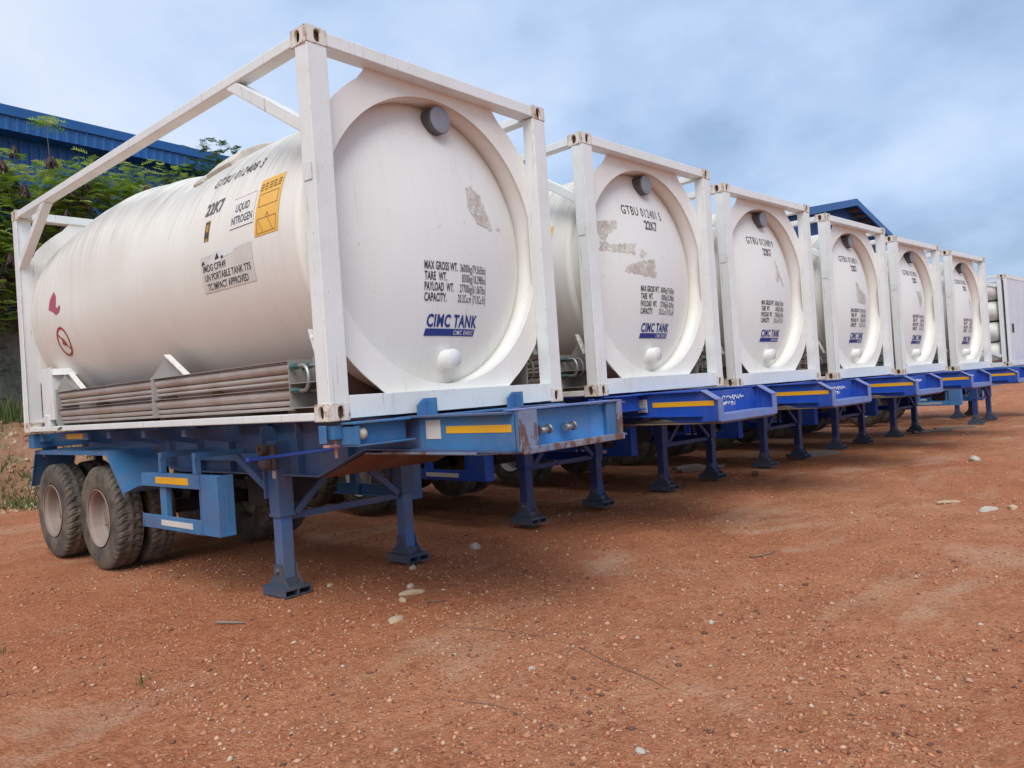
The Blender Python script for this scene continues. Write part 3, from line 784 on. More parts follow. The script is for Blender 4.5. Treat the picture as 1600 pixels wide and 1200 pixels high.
def front_marks(root, number, patches, seed, dark=True):
    tank = [c for c in root.children if c.name.startswith('tank') and c.type == 'MESH'][0]
    h = 0.062
    rows = [('MAX GROSS WT.', '36000kg(79,365lbs)', 1.088), ('TARE  WT.', '8300kg(18,298lbs)', 1.008), ('PAYLOAD  WT.', '27700kg(61,067lbs)', 0.928), ('CAPACITY.', '20.2Cu.m (713Cu.Ft)', 0.848)]
    ws = [(0.345, 0.325), (0.225, 0.305), (0.30, 0.33), (0.225, 0.35)]
    it = []
    for (a_, b_, z), (wa, wb) in zip(rows, ws):
        it.append(shift(text_mesh(a_, h, wa, 0.0020, 0, 1.06), 0.985, z)); it.append(shift(text_mesh(b_, h, wb, 0.0008, 0, 1.10), 1.685 - wb, z))
    lay('weight_lettering', it, on_dish(0.004), M['black'], tank)
    lay('name_lettering', [shift(text_mesh('CIMC TANK', 0.092, 0.56, 0.0045, 0.12, 1.10), 1.02, 0.656)], on_dish(0.004), M['logo'], tank)
    pts, fs = subgrid(0.0, 0.585, 0.55, 0.640, 14, 1)
    lay('name_bar', [([(1.0 + u + (v_ - 0.585) * 0.25, v_) for u, v_ in pts], fs)], on_dish(0.004), M['logo'], tank)
    lay('name_bar_lettering', [shift(text_mesh('CIMC ENRIC', 0.034, 0.235, 0.0006, 0.12, 1.15), 1.305, 0.595)], on_dish(0.0065), M['logow'], tank)
    if number:
        lay('number_lettering', [shift(text_mesh(number, 0.100, 0.76, 0.0008, 0.0, 1.15), 0.835, 1.925), shift(text_mesh('22K7', 0.096, 0.26, 0.0045), 1.18, 1.785)], on_dish(0.004), M['blacks'], tank)
    for i, pp in enumerate(patches):
        lay('torn_sticker', [gridpoly(pp, 0.010, seed + i)], on_dish(0.003), M['torn'], tank)

def side_marks(root, number):
    tank = [c for c in root.children if c.name.startswith('tank') and c.type == 'MESH'][0]
    k = 1.165
    sd = on_side(0.0045)
    lay('number_lettering', [shift(text_mesh(number, 0.100, 0.76, 0.0008, 0, 1.15), -1.76, R(32.5) * k), shift(text_mesh('22K7', 0.105, 0.28, 0.004), -1.69, R(18.5) * k)], sd, M['blacks'], tank)
    lay('contents_label', [subgrid(-1.23, R(8.2) * k, -0.89, R(20.3) * k, 4, 6)], on_side(0.003), M['decalclear'], tank)
    lay('contents_lettering', [shift(text_mesh('LIQUID', 0.062, 0.20, 0.001), -1.17, R(14.6) * k), shift(text_mesh('NITROGEN', 0.062, 0.30, 0.001), -1.21, R(9.8) * k)]
        + [subgrid(-1.23, R(8.2) * k, -0.89, R(8.32) * k, 4, 1), subgrid(-1.23, R(20.2) * k, -0.89, R(20.3) * k, 4, 1)], sd, M['black'], tank)
    lay('approval_label', [subgrid(-1.70, R(-12.6) * k, -0.91, R(1.4) * k, 8, 8)], on_side(0.0028), M['decalgrey'], tank)
    lay('approval_lettering', [shift(text_mesh('IMDG CFR49', 0.052, 0.36, 0.0008), -1.66, R(-4.6) * k), shift(text_mesh('UN PORTABLE TANK T75', 0.052, 0.70, 0.0008), -1.65, R(-8.2) * k), shift(text_mesh('TC IMPACT APPROVED', 0.052, 0.62, 0.0008), -1.63, R(-11.8) * k)], sd, M['black'], tank)
    lay('torn_sticker', [polyfan(ragged([(-1.52, 0.005), (-1.46, 0.045), (-1.12, 0.05), (-1.08, 0.02), (-1.30, -0.025), (-1.40, -0.04), (-1.60, -0.035)], 4, 0.010, 5))], on_side(0.004), M['tornwhite'], tank)
    lay('torn_lettering', [polyfan([(-1.465, -0.02), (-1.42, 0.03), (-1.39, -0.015)]), polyfan([(-1.68, -0.035), (-1.65, 0.0), (-1.62, -0.03)]), polyfan([(-1.37, -0.02), (-1.35, 0.0), (-1.32, -0.01), (-1.34, -0.025)])], on_side(0.0058), M['black'], tank)
    lay('warning_strip', [subgrid(-1.64, R(7.3) * k, -1.565, R(15.6) * k, 1, 6)], on_side(0.003), M['yellow_dull'], tank)
    lay('strip_drawing', [subgrid(-1.635, R(7.6) * k, -1.625, R(15.3) * k, 1, 6), subgrid(-1.58, R(7.6) * k, -1.57, R(15.3) * k, 1, 6), subgrid(-1.62, R(8.5) * k, -1.585, R(11) * k, 1, 3), subgrid(-1.62, R(14.2) * k, -1.585, R(15) * k, 1, 3)], on_side(0.0045), M['black'], tank)
    # no-step sign: ring, bar and small figure of a foot
    c0, c1 = -4.93, R(-17) * k; ro, ri = 0.165, 0.138; n = 40
    pts = [(c0 + r * math.cos(2 * PI * i / n), c1 + r * math.sin(2 * PI * i / n)) for i in range(n) for r in (ri, ro)]
    fs = [(2 * i, 2 * i + 1, (2 * i + 3) % (2 * n), (2 * i + 2) % (2 * n)) for i in range(n)]
    a_ = R(-40); dx, dy = math.cos(a_), math.sin(a_); nx, ny = -dy * 0.011, dx * 0.011
    seg = [([(c0 - dx * 0.14 * t0 + nx * s_, c1 - dy * 0.14 * t0 + ny * s_) for t0, s_ in ((1, 1), (1, -1), (-1, -1), (-1, 1))], [(0, 1, 2, 3)])]
    lay('warning_sign', [(pts, fs)] + seg, on_side(0.005), M['redring'], tank)
    lay('sign_figure', [polyfan([(c0 - 0.055, c1 - 0.02), (c0 + 0.02, c1 - 0.045), (c0 + 0.07, c1 - 0.02), (c0 + 0.03, c1 + 0.015), (c0 - 0.01, c1 + 0.05), (c0 - 0.04, c1 + 0.04), (c0 - 0.03, c1 + 0.01)])], on_side(0.0058), M['redring'], tank)
    lay('torn_red_sticker', [polyfan([(-5.18, 0.03), (-5.15, 0.12), (-5.09, 0.17), (-5.02, 0.21), (-4.96, 0.15), (-4.96, 0.08), (-4.97, 0.045), (-4.91, 0.02), (-4.85, 0.05), (-4.83, 0.02), (-4.88, -0.03), (-4.98, -0.045), (-5.04, -0.01)])], on_side(0.005), M['red'], tank)

POSE = [(0, 0, 1.443, 0), (3.213, 0.162, 1.453, -2.5), (6.189, 0.147, 1.418, -4.0), (9.3, -0.022, 1.394, -4.03), (12.497, -0.139, 1.368, -4.73), (15.537, -0.396, 1.337, -5.26)]
NUM = [None, 'GTBU 012401 5', 'GTBU 012409 9', 'GTBU 012407 0', 'GTBU 012403 6', 'GTBU 012405 7']
PATCH = [
 [[(1.515, 1.79), (1.60, 1.815), (1.70, 1.75), (1.76, 1.62), (1.82, 1.52), (1.83, 1.47), (1.62, 1.50), (1.53, 1.60)], [(1.90, 1.50), (1.97, 1.515), (1.94, 1.48)]],
 [[(0.433, 1.809), (0.73, 1.83), (0.70, 1.75), (0.60, 1.70), (0.50, 1.60), (0.443, 1.62)], [(0.45, 1.60), (0.60, 1.57), (0.97, 1.60), (0.90, 1.53), (0.96, 1.485), (0.43, 1.50)], [(0.72, 1.29), (0.85, 1.37), (1.04, 1.42), (1.28, 1.44), (1.28, 1.24), (1.0, 1.265)], [(1.0, 1.47), (1.05, 1.55), (1.12, 1.50), (1.05, 1.45)]],
 [[(1.49, 1.74), (1.56, 1.66), (1.62, 1.52), (1.76, 1.37), (1.70, 1.38), (1.60, 1.50), (1.50, 1.41), (1.47, 1.45), (1.53, 1.60)]],
 [[(1.26, 1.60), (1.36, 1.56), (1.40, 1.47), (1.55, 1.44), (1.72, 1.385), (1.70, 1.24), (1.24, 1.25)]],
 [[(1.27, 1.60), (1.55, 1.63), (1.62, 1.50), (1.55, 1.40), (1.42, 1.30), (1.35, 1.45)]],
 [[(1.46, 1.60), (1.60, 1.57), (1.58, 1.45), (1.52, 1.33), (1.49, 1.42)]],
]
CLAB = ['nearest white tank container, its long side showing LIQUID NITROGEN and an orange label',
        'white tank container second from the left, three brown torn sticker patches on its round end',
        'white tank container third from the left, one thin curved torn patch on its end',
        'white tank container fourth in the row, blue gable roof rising right above its top beam',
        'white tank container fifth in the row, next to the last round-ended one',
        'white tank container farthest along the row, beside the frame of stacked gas cylinders']
c0 = make_container()
conts = [c0] + [copy_tree(c0) for _ in range(5)]
for i, c in enumerate(conts):
    x, y, z, a_ = POSE[i]
    c.location = (x, y, z); c.rotation_euler = (0, 0, R(a_))
    tag(c, CLAB[i], 'tank container', 'white tank containers parked in a row on blue trailers')
    front_marks(c, NUM[i], PATCH[i], i * 10)
side_marks(c0, 'GTBU 012408 3')

# ------------------------------------------------------------------ trailers
def wheel(parent, xo, y, out_sign, rimmat):
    """xo: outer face x, tyre goes inwards by 0.27"""
    Rr, wd = 0.535, 0.265; n = 180
    cols = [(-0.5, 0.33), (-0.52, 0.40), (-0.50, 0.465), (-0.46, 0.505), (-0.40, 0.527), (-0.28, 0.532), (-0.14, 0.535), (0, 0.536), (0.14, 0.535), (0.28, 0.532), (0.40, 0.527), (0.46, 0.505), (0.50, 0.465), (0.52, 0.40), (0.5, 0.33), (0.44, 0.285), (0.0, 0.28), (-0.44, 0.285)]
    v = []
    for ci, (t, r) in enumerate(cols):
        for k in range(n):
            a_ = 2 * PI * k / n; r2 = r
            if 3 <= ci <= 5 or 9 <= ci <= 11:
                if (k + (ci if ci < 7 else 14 - ci)) % 4 == 0: r2 = r - (0.020 if ci in (4, 10) else 0.016)
            elif ci in (6, 8): r2 = r - (0.016 if (k // 3) % 2 else 0.004)
            elif ci in (2, 12) and (k + 2) % 4 == 0: r2 = r - 0.010
            xx = xo + out_sign * (wd / 2) * -1 + t * wd * out_sign
            v.append((xx, y + r2 * math.cos(a_), 0.535 + r2 * math.sin(a_)))
    m = len(cols); fs = []
    for i in range(m):
        j = (i + 1) % m
        for k in range(n): fs.append((i * n + k, i * n + (k + 1) % n, j * n + (k + 1) % n, j * n + k))
    tm_ = MB().add(v, fs, False)
    tm_.sm = [not (2 <= (i_ // n) <= 11) for i_ in range(len(fs))]
    root = tm_.build('tyre', M['tyre'], parent)
    s_ = -out_sign
    prof = [(0.288, 0.004), (0.293, -0.004), (0.300, 0.0), (0.296, 0.010), (0.272, 0.018), (0.262, 0.05), (0.258, 0.115), (0.245, 0.145), (0.20, 0.155), (0.14, 0.150), (0.125, 0.12), (0.10, 0.10), (0.06, 0.095), (0.0005, 0.09)]
    rm = MB().lathe([(r, s_ * t) for r, t in prof], (xo, y, 0.535), 'x', 48)
    for k in range(8):
        a_ = 2 * PI * k / 8 + 0.2
        rm.tube([(xo + s_ * 0.155, y + 0.17 * math.cos(a_), 0.535 + 0.17 * math.sin(a_)), (xo + s_ * 0.115, y + 0.17 * math.cos(a_), 0.535 + 0.17 * math.sin(a_))], 0.016, 6, smooth=False)
    rm.lathe([(0.085, s_ * 0.15), (0.082, s_ * 0.118), (0.060, s_ * 0.108), (0.0005, s_ * 0.106)], (xo, y, 0.535), 'x', 24)
    rm.tube([(xo + s_ * 0.10, y - 0.23, 0.56), (xo + s_ * 0.02, y - 0.20, 0.545)], 0.006, 6)
    rm.build('rim', rimmat, root)
    return root

def make_trailer(style):
    blue = {'old': M['blue_old'], 'new': M['blue_new'], 'pale': M['blue_pale']}[style]
    nav = M['navy'] if style != 'old' else M['legblue']
    root = empty('container_trailer', (0, 0, 0))
    # main rails: I beams with deep belly
    for s_ in (0, 1):
        m = MB(); x = 0.64
        ya = {'pale': 0.30, 'old': -1.02, 'new': -0.76}[style]
        prof = [(ya, 1.20), (ya, 1.425), (6.15, 1.425), (6.15, 1.18), (4.2, 1.12), (3.4, 1.0), (1.02, 1.0), (0.42, 1.215)]
        if style == 'pale': prof = [(ya, 1.10), (ya, 1.425), (6.15, 1.425), (6.15, 1.18), (4.2, 1.12), (3.4, 1.0), (1.02, 1.0)]
        m.plate(prof, [], lambda u, v_, d_: (d_, u, v_), x - 0.006, x + 0.006)
        # flanges
        m.box((x - 0.075, ya, 1.425), (x + 0.075, 6.15, 1.437))
        low = [(p[0], p[1]) for p in prof[3:]] + ([] if style == 'pale' else [(ya, 1.20)])
        for (a0, b0), (a1, b1) in zip(low, low[1:]):
            m.hexa([(x - 0.075, a0, b0 - 0.014), (x + 0.075, a0, b0 - 0.014), (x + 0.075, a1, b1 - 0.014), (x - 0.075, a1, b1 - 0.014),
                    (x - 0.075, a0, b0), (x + 0.075, a0, b0), (x + 0.075, a1, b1), (x - 0.075, a1, b1)])
        for y in (0.62, 1.30, 1.75, 2.4, 3.0, 3.6):
            zb = 1.0 if y > 1 else 1.0 + (1.02 - y) * 0.36
            m.box((x - 0.07, y, zb), (x - 0.006, y + 0.012, 1.425))
        if s_: m.mirror(0, CX)
        m.build('main_rail', blue if style != 'old' else M['legblue'], root)
    # cross members
    for y in (0.7, 1.4, 2.2, 3.0, 3.8, 4.6, 5.4):
        MB().box((0.65, y, 1.16), (CW - 0.65, y + 0.08, 1.38)).build('cross_member', nav, root)
    for y in (2.2, 3.0, 3.8, 5.0):
        for sg in (0, 1):
            m = MB().hexa([(0.08, y, 1.36), (0.565, y, 1.26), (0.565, y + 0.07, 1.26), (0.08, y + 0.07, 1.36), (0.08, y, 1.42), (0.565, y, 1.42), (0.565, y + 0.07, 1.42), (0.08, y + 0.07, 1.42)])
            if sg: m.mirror(0, CX)
            m.build('outrigger', nav, root)
    m = MB().box((0.04, 5.92, 1.26), (CW - 0.04, 6.10, 1.423)).box((0.10, 5.80, 1.33), (0.20, 5.92, 1.42)).box((0.16, 5.96, 1.15), (0.30, 6.04, 1.26))
    m.build('rear_bolster', blue, root, 0.006)
    if style != 'pale':
        # front bolster: shallow I beam right under the container's front end
        m = MB()
        for (xa, xb) in ((0.135, 0.565), (CW - 0.565, CW - 0.135)):
            m.box((xa, -0.07, 1.285), (xb, -0.055, 1.418)).box((xa - 0.05, -0.135, 1.418), (xb, 0.10, 1.432)).box((xa - 0.03, -0.135, 1.272), (xb + 0.03, 0.06, 1.285))
            m.box((xa, 0.05, 1.285), (xb, 0.06, 1.418))
        m.box((0.10, -0.135, 1.285), (0.125, 0.05, 1.405)).box((CW - 0.125, -0.135, 1.285), (CW - 0.10, 0.05, 1.405))
        m.box((0.714, -0.07, 1.285), (CW - 0.714, -0.055, 1.418)).box((0.714, -0.135, 1.418), (CW - 0.714, 0.10, 1.432))
        fb = m.build('front_bolster', blue, root, 0.003)
        for s_ in (0, 1):
            t = MB().box((0.025, 0.02, 1.325), (0.098, 0.15, 1.415)).box((-0.01, 0.05, 1.30), (0.0, 0.13, 1.42)); h_ = MB().bar((-0.05, -0.005, 1.288), (0.08, 0.06, 1.278), 0.045, 0.018).tube([(0.07, 0.06, 1.325), (0.07, 0.06, 1.20)], 0.012, 8)
            l_ = MB().lathe([(0.042, -0.07), (0.042, -0.085), (0.038, -0.100), (0.026, -0.114), (0.012, -0.121), (0.0005, -0.123)], (0.175, 0, 1.352), 'y', 24)
            if s_:
                for q_ in (t, h_, l_): q_.mirror(0, CX)
            tk = t.build('twist_lock', blue, root, 0.004)
            h_.build('lock_handle', M['pinkish'], tk, 0.004)
            l_.build('marker_lamp', M['lamp'] if style == 'old' else M['redring'], root)
        # guide stops
        for x in ((0.70, 0.89), (1.655, 1.845)):
            if style == 'old':
                m = MB().plate([(0, 1.432), (0.19, 1.432), (0.19, 1.555), (0.06, 1.555), (0.0, 1.51)], [], lambda u, v_, d_: (x[0] + u, d_, v_), -0.055, -0.04)
                m.box((x[0] + 0.092, -0.125, 1.432), (x[0] + 0.104, -0.055, 1.54))
                m.build('guide_stop', blue, root, 0.003)
    # nose
    if style == 'old':
        zt = 1.437
        # side webs are the rails; skid plate under the nose, cross web and couplings
        m = MB().plate([(0.57, -0.72), (0.72, -1.08), (1.70, -1.08), (CW - 0.60, -0.72), (CW - 0.57, 0.42), (0.57, 0.42)], [], lambda u, v_, d_: (u, v_, d_), 1.170, 1.184)
        m.build('skid_plate', M['lip_rust'], root, 0.004)
        m = MB()
        for sg in (0, 1):
            q_ = MB()
            # outer side web with yellow strip stands at the flange line
            q_.plate([(-1.02, 1.19), (-1.02, 1.425), (-0.14, 1.425), (-0.14, 1.19)], [], lambda u, v_, d_: (d_, u, v_), 0.624, 0.632)
            q_.plate([(0.633, 1.186), (0.80, 1.186), (0.80, 1.44), (0.633, 1.44)], [], lambda u, v_, d_: (u, d_, v_), -1.045, -1.022)
            if sg: q_.mirror(0, CX - 0.022)
            q_.build('nose_web', blue, root, 0.003)
        for sg in (0, 1):
            cw_ = 0.80 if not sg else 0.69
            q_ = MB().plate([(0.636, 1.184), (cw_, 1.184), (cw_, 1.442), (0.636, 1.442)], [], lambda u, v_, d_: (u, d_ , v_), -1.065, -1.046)
            if sg: q_.mirror(0, CX - 0.022)
            q_.build('corner_plate', M['lip_rust'], root, 0.004)
        m = MB().plate([(0.802, 1.186), (1.50, 1.186), (1.50, 1.425), (0.802, 1.425)], [], lambda u, v_, d_: (u, d_, v_), -0.965, -0.953)
        m.hexa([(1.50, -0.965, 1.186), (1.700, -1.040, 1.186), (1.700, -1.028, 1.186), (1.50, -0.953, 1.186), (1.50, -0.965, 1.425), (1.700, -1.040, 1.425), (1.700, -1.028, 1.425), (1.50, -0.953, 1.425)])
        m.build('nose_panel', M['blue_pale'], root)
        MB().plate([(0.63, -1.065), (1.764, -1.065), (1.764, -0.93), (0.63, -0.93)], [], lambda u, v_, d_: (u, v_, d_), 1.4425, 1.452).build('nose_top_plate', M['lip_pale'], root, 0.003)
        MB().box((0.802, -1.064, 1.19), (1.702, -0.967, 1.205)).build('ledge', M['blue_pale'], root)
        MB().box((0.64, -1.082, 1.168), (1.752, -1.066, 1.214)).build('nose_lip', M['lip_rust'], root, 0.006)
        MB().hexa([(0.62, 0.40, 1.186), (1.818, 0.40, 1.186), (1.818, 1.02, 0.972), (0.62, 1.02, 0.972), (0.62, 0.40, 1.198), (1.818, 0.40, 1.198), (1.818, 1.02, 0.984), (0.62, 1.02, 0.984)]).build('belly_plate', M['rusty'], root)
        for xg in (0.93, 1.19):
            m = MB().tube([(xg, -0.966, 1.30), (xg, -1.01, 1.30)], 0.028, 14).tube([(xg - 0.055, -1.025, 1.30), (xg + 0.02, -1.025, 1.305)], [0.019, 0.023], 12)
            m.tube([(xg + 0.02, -1.025, 1.305), (xg + 0.034, -1.027, 1.308)], 0.034, 12).tube([(xg - 0.068, -1.025, 1.30), (xg - 0.055, -1.025, 1.30)], 0.026, 10)
            m.build('coupling', M['steel'], root)
        lip = MB()
        for (p_, q_) in (((0.60, -0.135), (0.60, -0.74)),):
            lip.box((0.56, -0.74, 1.176), (0.600, 0.20, 1.192))
        lip.build('flange_edge', M['lip_rust'], root)
        xs, ys_, ye_, zz = 0.6235, -0.385, -1.010, 1.335
    else:
        if style == 'new':
            for sg in (0, 1):
                m = MB().plate([(-0.92, 1.145), (-0.92, 1.335), (-0.80, 1.425), (-0.14, 1.425), (-0.14, 1.20), (-0.5, 1.13), (-0.80, 1.13)], [], lambda u, v_, d_: (d_, u, v_), 0.615, 0.631)
                if sg: m.mirror(0, CX)
                m.build('nose_web', blue, root, 0.003)
                m = MB().hexa([(0.585, -0.925, 1.337), (0.700, -0.925, 1.337), (0.700, -0.77, 1.430), (0.585, -0.77, 1.430), (0.585, -0.925, 1.349), (0.700, -0.925, 1.349), (0.700, -0.77, 1.442), (0.585, -0.77, 1.442)])
                m.box((0.612, -0.94, 1.14), (0.700, -0.926, 1.349))
                if sg: m.mirror(0, CX)
                m.build('nose_edge', M['lip_pale'], root, 0.003)
            MB().box((0.648, -0.72, 1.205), (CW - 0.648, -0.70, 1.42)).build('nose_panel', blue, root)
            m = MB().plate([(0.58, -0.45), (0.66, -0.93), (CW - 0.66, -0.93), (CW - 0.58, -0.45), (CW - 0.57, 0.35), (0.57, 0.35)], [], lambda u, v_, d_: (u, v_, d_), 1.112, 1.126)
            m.build('skid_plate', M['brown'], root, 0.003)
            MB().box((0.635, -0.945, 1.128), (CW - 0.635, -0.721, 1.20)).build('nose_sill', M['lip_pale'], root, 0.004)
            # scribbled hand lettering on the nose panel: wavy strokes
            m = MB(); rd = random.Random(3)
            for row, (x0, x1, zc) in enumerate(((0.95, 1.50, 1.335), (1.02, 1.35, 1.275))):
                x = x0
                while x < x1:
                    n = rd.randint(3, 5); pts = [(x + rd.uniform(-0.012, 0.016) + k * 0.011, -0.7235, zc + rd.uniform(-0.022, 0.028)) for k in range(n)]
                    m.tube(pts, 0.005, 4); x += rd.uniform(0.03, 0.045)
            m.build('chalk_writing', M['logow'], root)
            xs, ys_, ye_, zz = 0.6145, -0.17, -0.90, 1.312
    if style != 'pale':
        for sg in (0, 1):
            m = MB().box((xs - 0.003, min(ys_, ye_) + 0.01, zz - 0.024), (xs, max(ys_, ye_) - 0.03, zz + 0.024))
            w_ = MB().box((xs - 0.003, -0.36, zz - 0.06), (xs, -0.215, zz + 0.068)) if style == 'old' else MB().box((xs - 0.003, -0.135, zz - 0.07), (xs, -0.02, zz + 0.06))
            if sg: m.mirror(0, CX); w_.mirror(0, CX)
            m.build('yellow_reflector', M['yellow'], root)
            sg_ = w_.build('plate_sticker', M['whitestrip'], root)
            if style == 'new' and not sg:
                q_ = MB(); rd = random.Random(4)
                for k in range(6): q_.box((xs - 0.0042, -0.125, zz + 0.045 - k * 0.017), (xs - 0.0032, -0.125 + (0.095 if k < 2 else 0.06), zz + 0.049 - k * 0.017))
                q_.lathe([(0.018, 0.0), (0.018, -0.0012), (0.001, -0.0012)], (xs - 0.003, -0.042, zz - 0.035), 'x', 14)
                q_.build('sticker_print', M['black'], sg_)
    # landing legs
    for sg, xc in ((0, 0.58), (1, 1.90)):
        yc = 1.60
        lg = MB().box((xc - 0.073, yc - 0.073, 0.66), (xc + 0.073, yc + 0.073, 1.28)).box((xc - 0.080, yc - 0.080, 0.645), (xc + 0.080, yc + 0.080, 0.672))
        lg.box((xc - 0.11, yc + 0.074, 0.80), (xc + 0.11, yc + 0.086, 1.40))
        outer = lg.build('landing_leg', nav if style != 'old' else M['legblue'], root, 0.010, 3)
        MB().box((xc - 0.057, yc - 0.057, 0.13), (xc + 0.057, yc + 0.057, 0.645)).build('inner_leg', M['inner'] if style == 'old' else M['inner_new'], outer, 0.006)
        ft = MB()
        for t in (-0.075, 0.065):
            ft.plate([(-0.145, 0.0745), (0.145, 0.0745), (0.065, 0.17), (0.05, 0.25), (-0.05, 0.25), (-0.065, 0.17)], [], lambda u, v_, d_: (xc + d_, yc + u, v_), t, t + 0.010)
        ft.tube([(xc - 0.10, yc, 0.20), (xc + 0.10, yc, 0.20)], 0.022, 10).box((xc - 0.0645, yc - 0.08, 0.0745), (xc + 0.0645, yc + 0.08, 0.13))
        ft.box((xc - 0.12, yc - 0.17, 0.062), (xc + 0.12, yc + 0.17, 0.074))
        ft.v = ft.v
        for a_ in (-0.122, 0.002):
            ft.box((xc + a_, yc - 0.172, 0.002), (xc + a_ + 0.006, yc + 0.172, 0.0615)).box((xc + a_ + 0.114, yc - 0.172, 0.002), (xc + a_ + 0.120, yc + 0.172, 0.0615))
            ft.box((xc + a_ + 0.006, yc - 0.172, 0.002), (xc + a_ + 0.114, yc + 0.172, 0.010)).box((xc + a_ + 0.006, yc - 0.172, 0.054), (xc + a_ + 0.114, yc + 0.172, 0.061))
        ft.build('foot_plate', M['foot'], outer)
        if sg == 0:
            gb = MB().box((xc - 0.105, yc - 0.10, 1.06), (xc - 0.074, yc + 0.04, 1.25)).lathe([(0.050, 0.0), (0.050, -0.05), (0.040, -0.056), (0.024, -0.05), (0.018, -0.02), (0.0005, -0.02)], (xc - 0.115, yc + 0.02, 1.215), 'x', 20)
            gb.lathe([(0.055, 0.0), (0.052, -0.05), (0.035, -0.07), (0.0005, -0.075)], (xc - 0.11, yc - 0.01, 1.10), 'x', 20)
            gb.build('gear_box', M['gear'], outer, 0.004)
            MB().box((xc - 0.0755, yc - 0.06, 0.97), (xc - 0.0735, yc - 0.01, 1.035)).build('leg_sticker', M['lamp'], outer)
            MB().tube([(0.25, 1.52, 1.150), (0.25, 1.46, 1.155)], 0.024, 8).tube([(0.25, 1.46, 1.155), (0.26, 0.34, 1.245)], 0.015, 8).build('crank_rod', M['blue_new'] if style == 'old' else nav, root)
    for p_, q_ in (((0.655, 1.60, 0.635), (1.825, 1.60, 0.635)), ((0.68, 1.56, 0.66), (1.12, 1.56, 1.04)), ((1.80, 1.56, 0.66), (1.34, 1.56, 1.04)), ((0.55, 1.70, 0.85), (0.45, 2.05, 1.15)), ((1.93, 1.70, 0.85), (1.93, 2.25, 1.15))):
        MB().bar(p_, q_, 0.035, 0.055).build('leg_brace', nav, root)
    # side guards
    for sg in (0, 1):
        m = MB()
        m.box((0.125, 1.80, 0.53), (0.145, 2.09, 1.03)).box((0.1452, 1.80, 0.53), (0.27, 1.812, 1.03))
        m.box((0.125, 2.09, 0.91), (0.145, 3.24, 1.03)).box((0.145, 1.812, 1.018), (0.20, 3.24, 1.03)).box((0.125, 2.09, 0.53), (0.145, 3.24, 0.65)).box((0.145, 1.812, 0.53), (0.20, 3.24, 0.545))
        m.box((0.125, 3.24, 0.53), (0.135, 3.26, 0.655)).box((0.150, 2.13, 0.545), (0.19, 2.17, 1.017))
        m.box((0.150, 2.80, 0.545), (0.20, 2.92, 1.017)).box((0.150, 2.86, 1.031), (0.20, 2.92, 1.17)).box((0.150, 2.20, 1.031), (0.20, 2.26, 1.17))
        m.box((0.150, 2.20, 1.17), (0.60, 2.26, 1.215)).box((0.150, 2.86, 1.17), (0.60, 2.92, 1.215)).box((0.56, 1.9, 1.10), (0.60, 3.1, 1.168))
        a_ = MB().box((0.121, 2.30, 0.94), (0.1245, 2.93, 1.00)); b_ = MB().box((0.121, 2.26, 0.565), (0.1245, 2.86, 0.615))
        if sg:
            for q_ in (m, a_, b_): q_.mirror(0, CX)
        gd = m.build('side_guard', blue, root, 0.004)
        a_.build('yellow_reflector', M['yellow'], gd); b_.build('white_reflector', M['whitestrip'], gd)
        mk = MB().box((0.086, 4.52, 1.36), (0.089, 5.05, 1.415))
        bb = MB().box((0.09, 4.40, 1.345), (0.12, 5.20, 1.42))
        if sg: mk.mirror(0, CX); bb.mirror(0, CX)
        mkb = bb.build('marker_board', nav, root); mk.build('yellow_reflector', M['yellow_dull'], mkb)
        # fender
        fd = MB(); pl = [(6.34, 0.80), (6.12, 1.225), (4.0, 1.225), (3.62, 0.82), (3.30, 0.90)]
        for (a0, b0), (a1, b1) in zip(pl, pl[1:]):
            fd.hexa([(0.11, a0, b0), (0.56, a0, b0), (0.56, a1, b1), (0.11, a1, b1), (0.11, a0, b0 + 0.006), (0.56, a0, b0 + 0.006), (0.56, a1, b1 + 0.006), (0.11, a1, b1 + 0.006)])
        for (a0, b0), (a1, b1) in list(zip(pl, pl[1:]))[:3]:
            fd.hexa([(0.108, a0, b0 - 0.04), (0.116, a0, b0 - 0.04), (0.116, a1, b1 - 0.04), (0.108, a1, b1 - 0.04), (0.108, a0, b0 - 0.001), (0.116, a0, b0 - 0.001), (0.116, a1, b1 - 0.001), (0.108, a1, b1 - 0.001)])
        if sg: fd.mirror(0, CX)
        fd.build('fender', blue, root)
        for y in (4.34, 5.69):
            for inner in (0, 1):
                xo = 0.12 + inner * 0.33
                if sg: wheel(root, CW - xo, y, 1, M['rim'])
                else: wheel(root, xo, y, -1, M['rim'] if style == 'old' else M['rimlight'])
    for y in (4.34, 5.69): MB().tube([(0.4, y, 0.535), (2.04, y, 0.535)], 0.075, 12).build('axle', M['dark'], root)
    for x in (0.78, 1.60):
        for y in (4.34, 5.69): MB().box((x, y - 0.5, 0.66), (x + 0.08, y + 0.5, 0.74)).box((x, y - 0.52, 0.70), (x + 0.08, y - 0.44, 1.10)).box((x, y + 0.44, 0.70), (x + 0.08, y + 0.52, 1.10)).build('suspension', M['dark'], root)
    MB().box((0.9, 2.4, 0.62), (1.5, 2.75, 1.0)).build('air_tank', M['dark'], root, 0.05)
    return root
t_old = make_trailer('old'); t_new = make_trailer('new'); t_pale = make_trailer('pale')
TLAB = ['faded blue trailer with a rusty nose under the nearest tank container',
        'bright blue trailer carrying the second tank container, printed white sticker beside its yellow strip',
        'bright blue trailer under the third tank container, planks lying beside its landing legs',
        'bright blue trailer under the fourth tank container, below the blue gable roof',
        'bright blue trailer under the fifth tank container, pale blue guard showing past its nose',
        'bright blue trailer under the last round-ended tank container, next to the pale blue chassis']
TG = 'blue container trailers standing on their landing legs'
news = [t_new] + [copy_tree(t_new) for _ in range(5)]
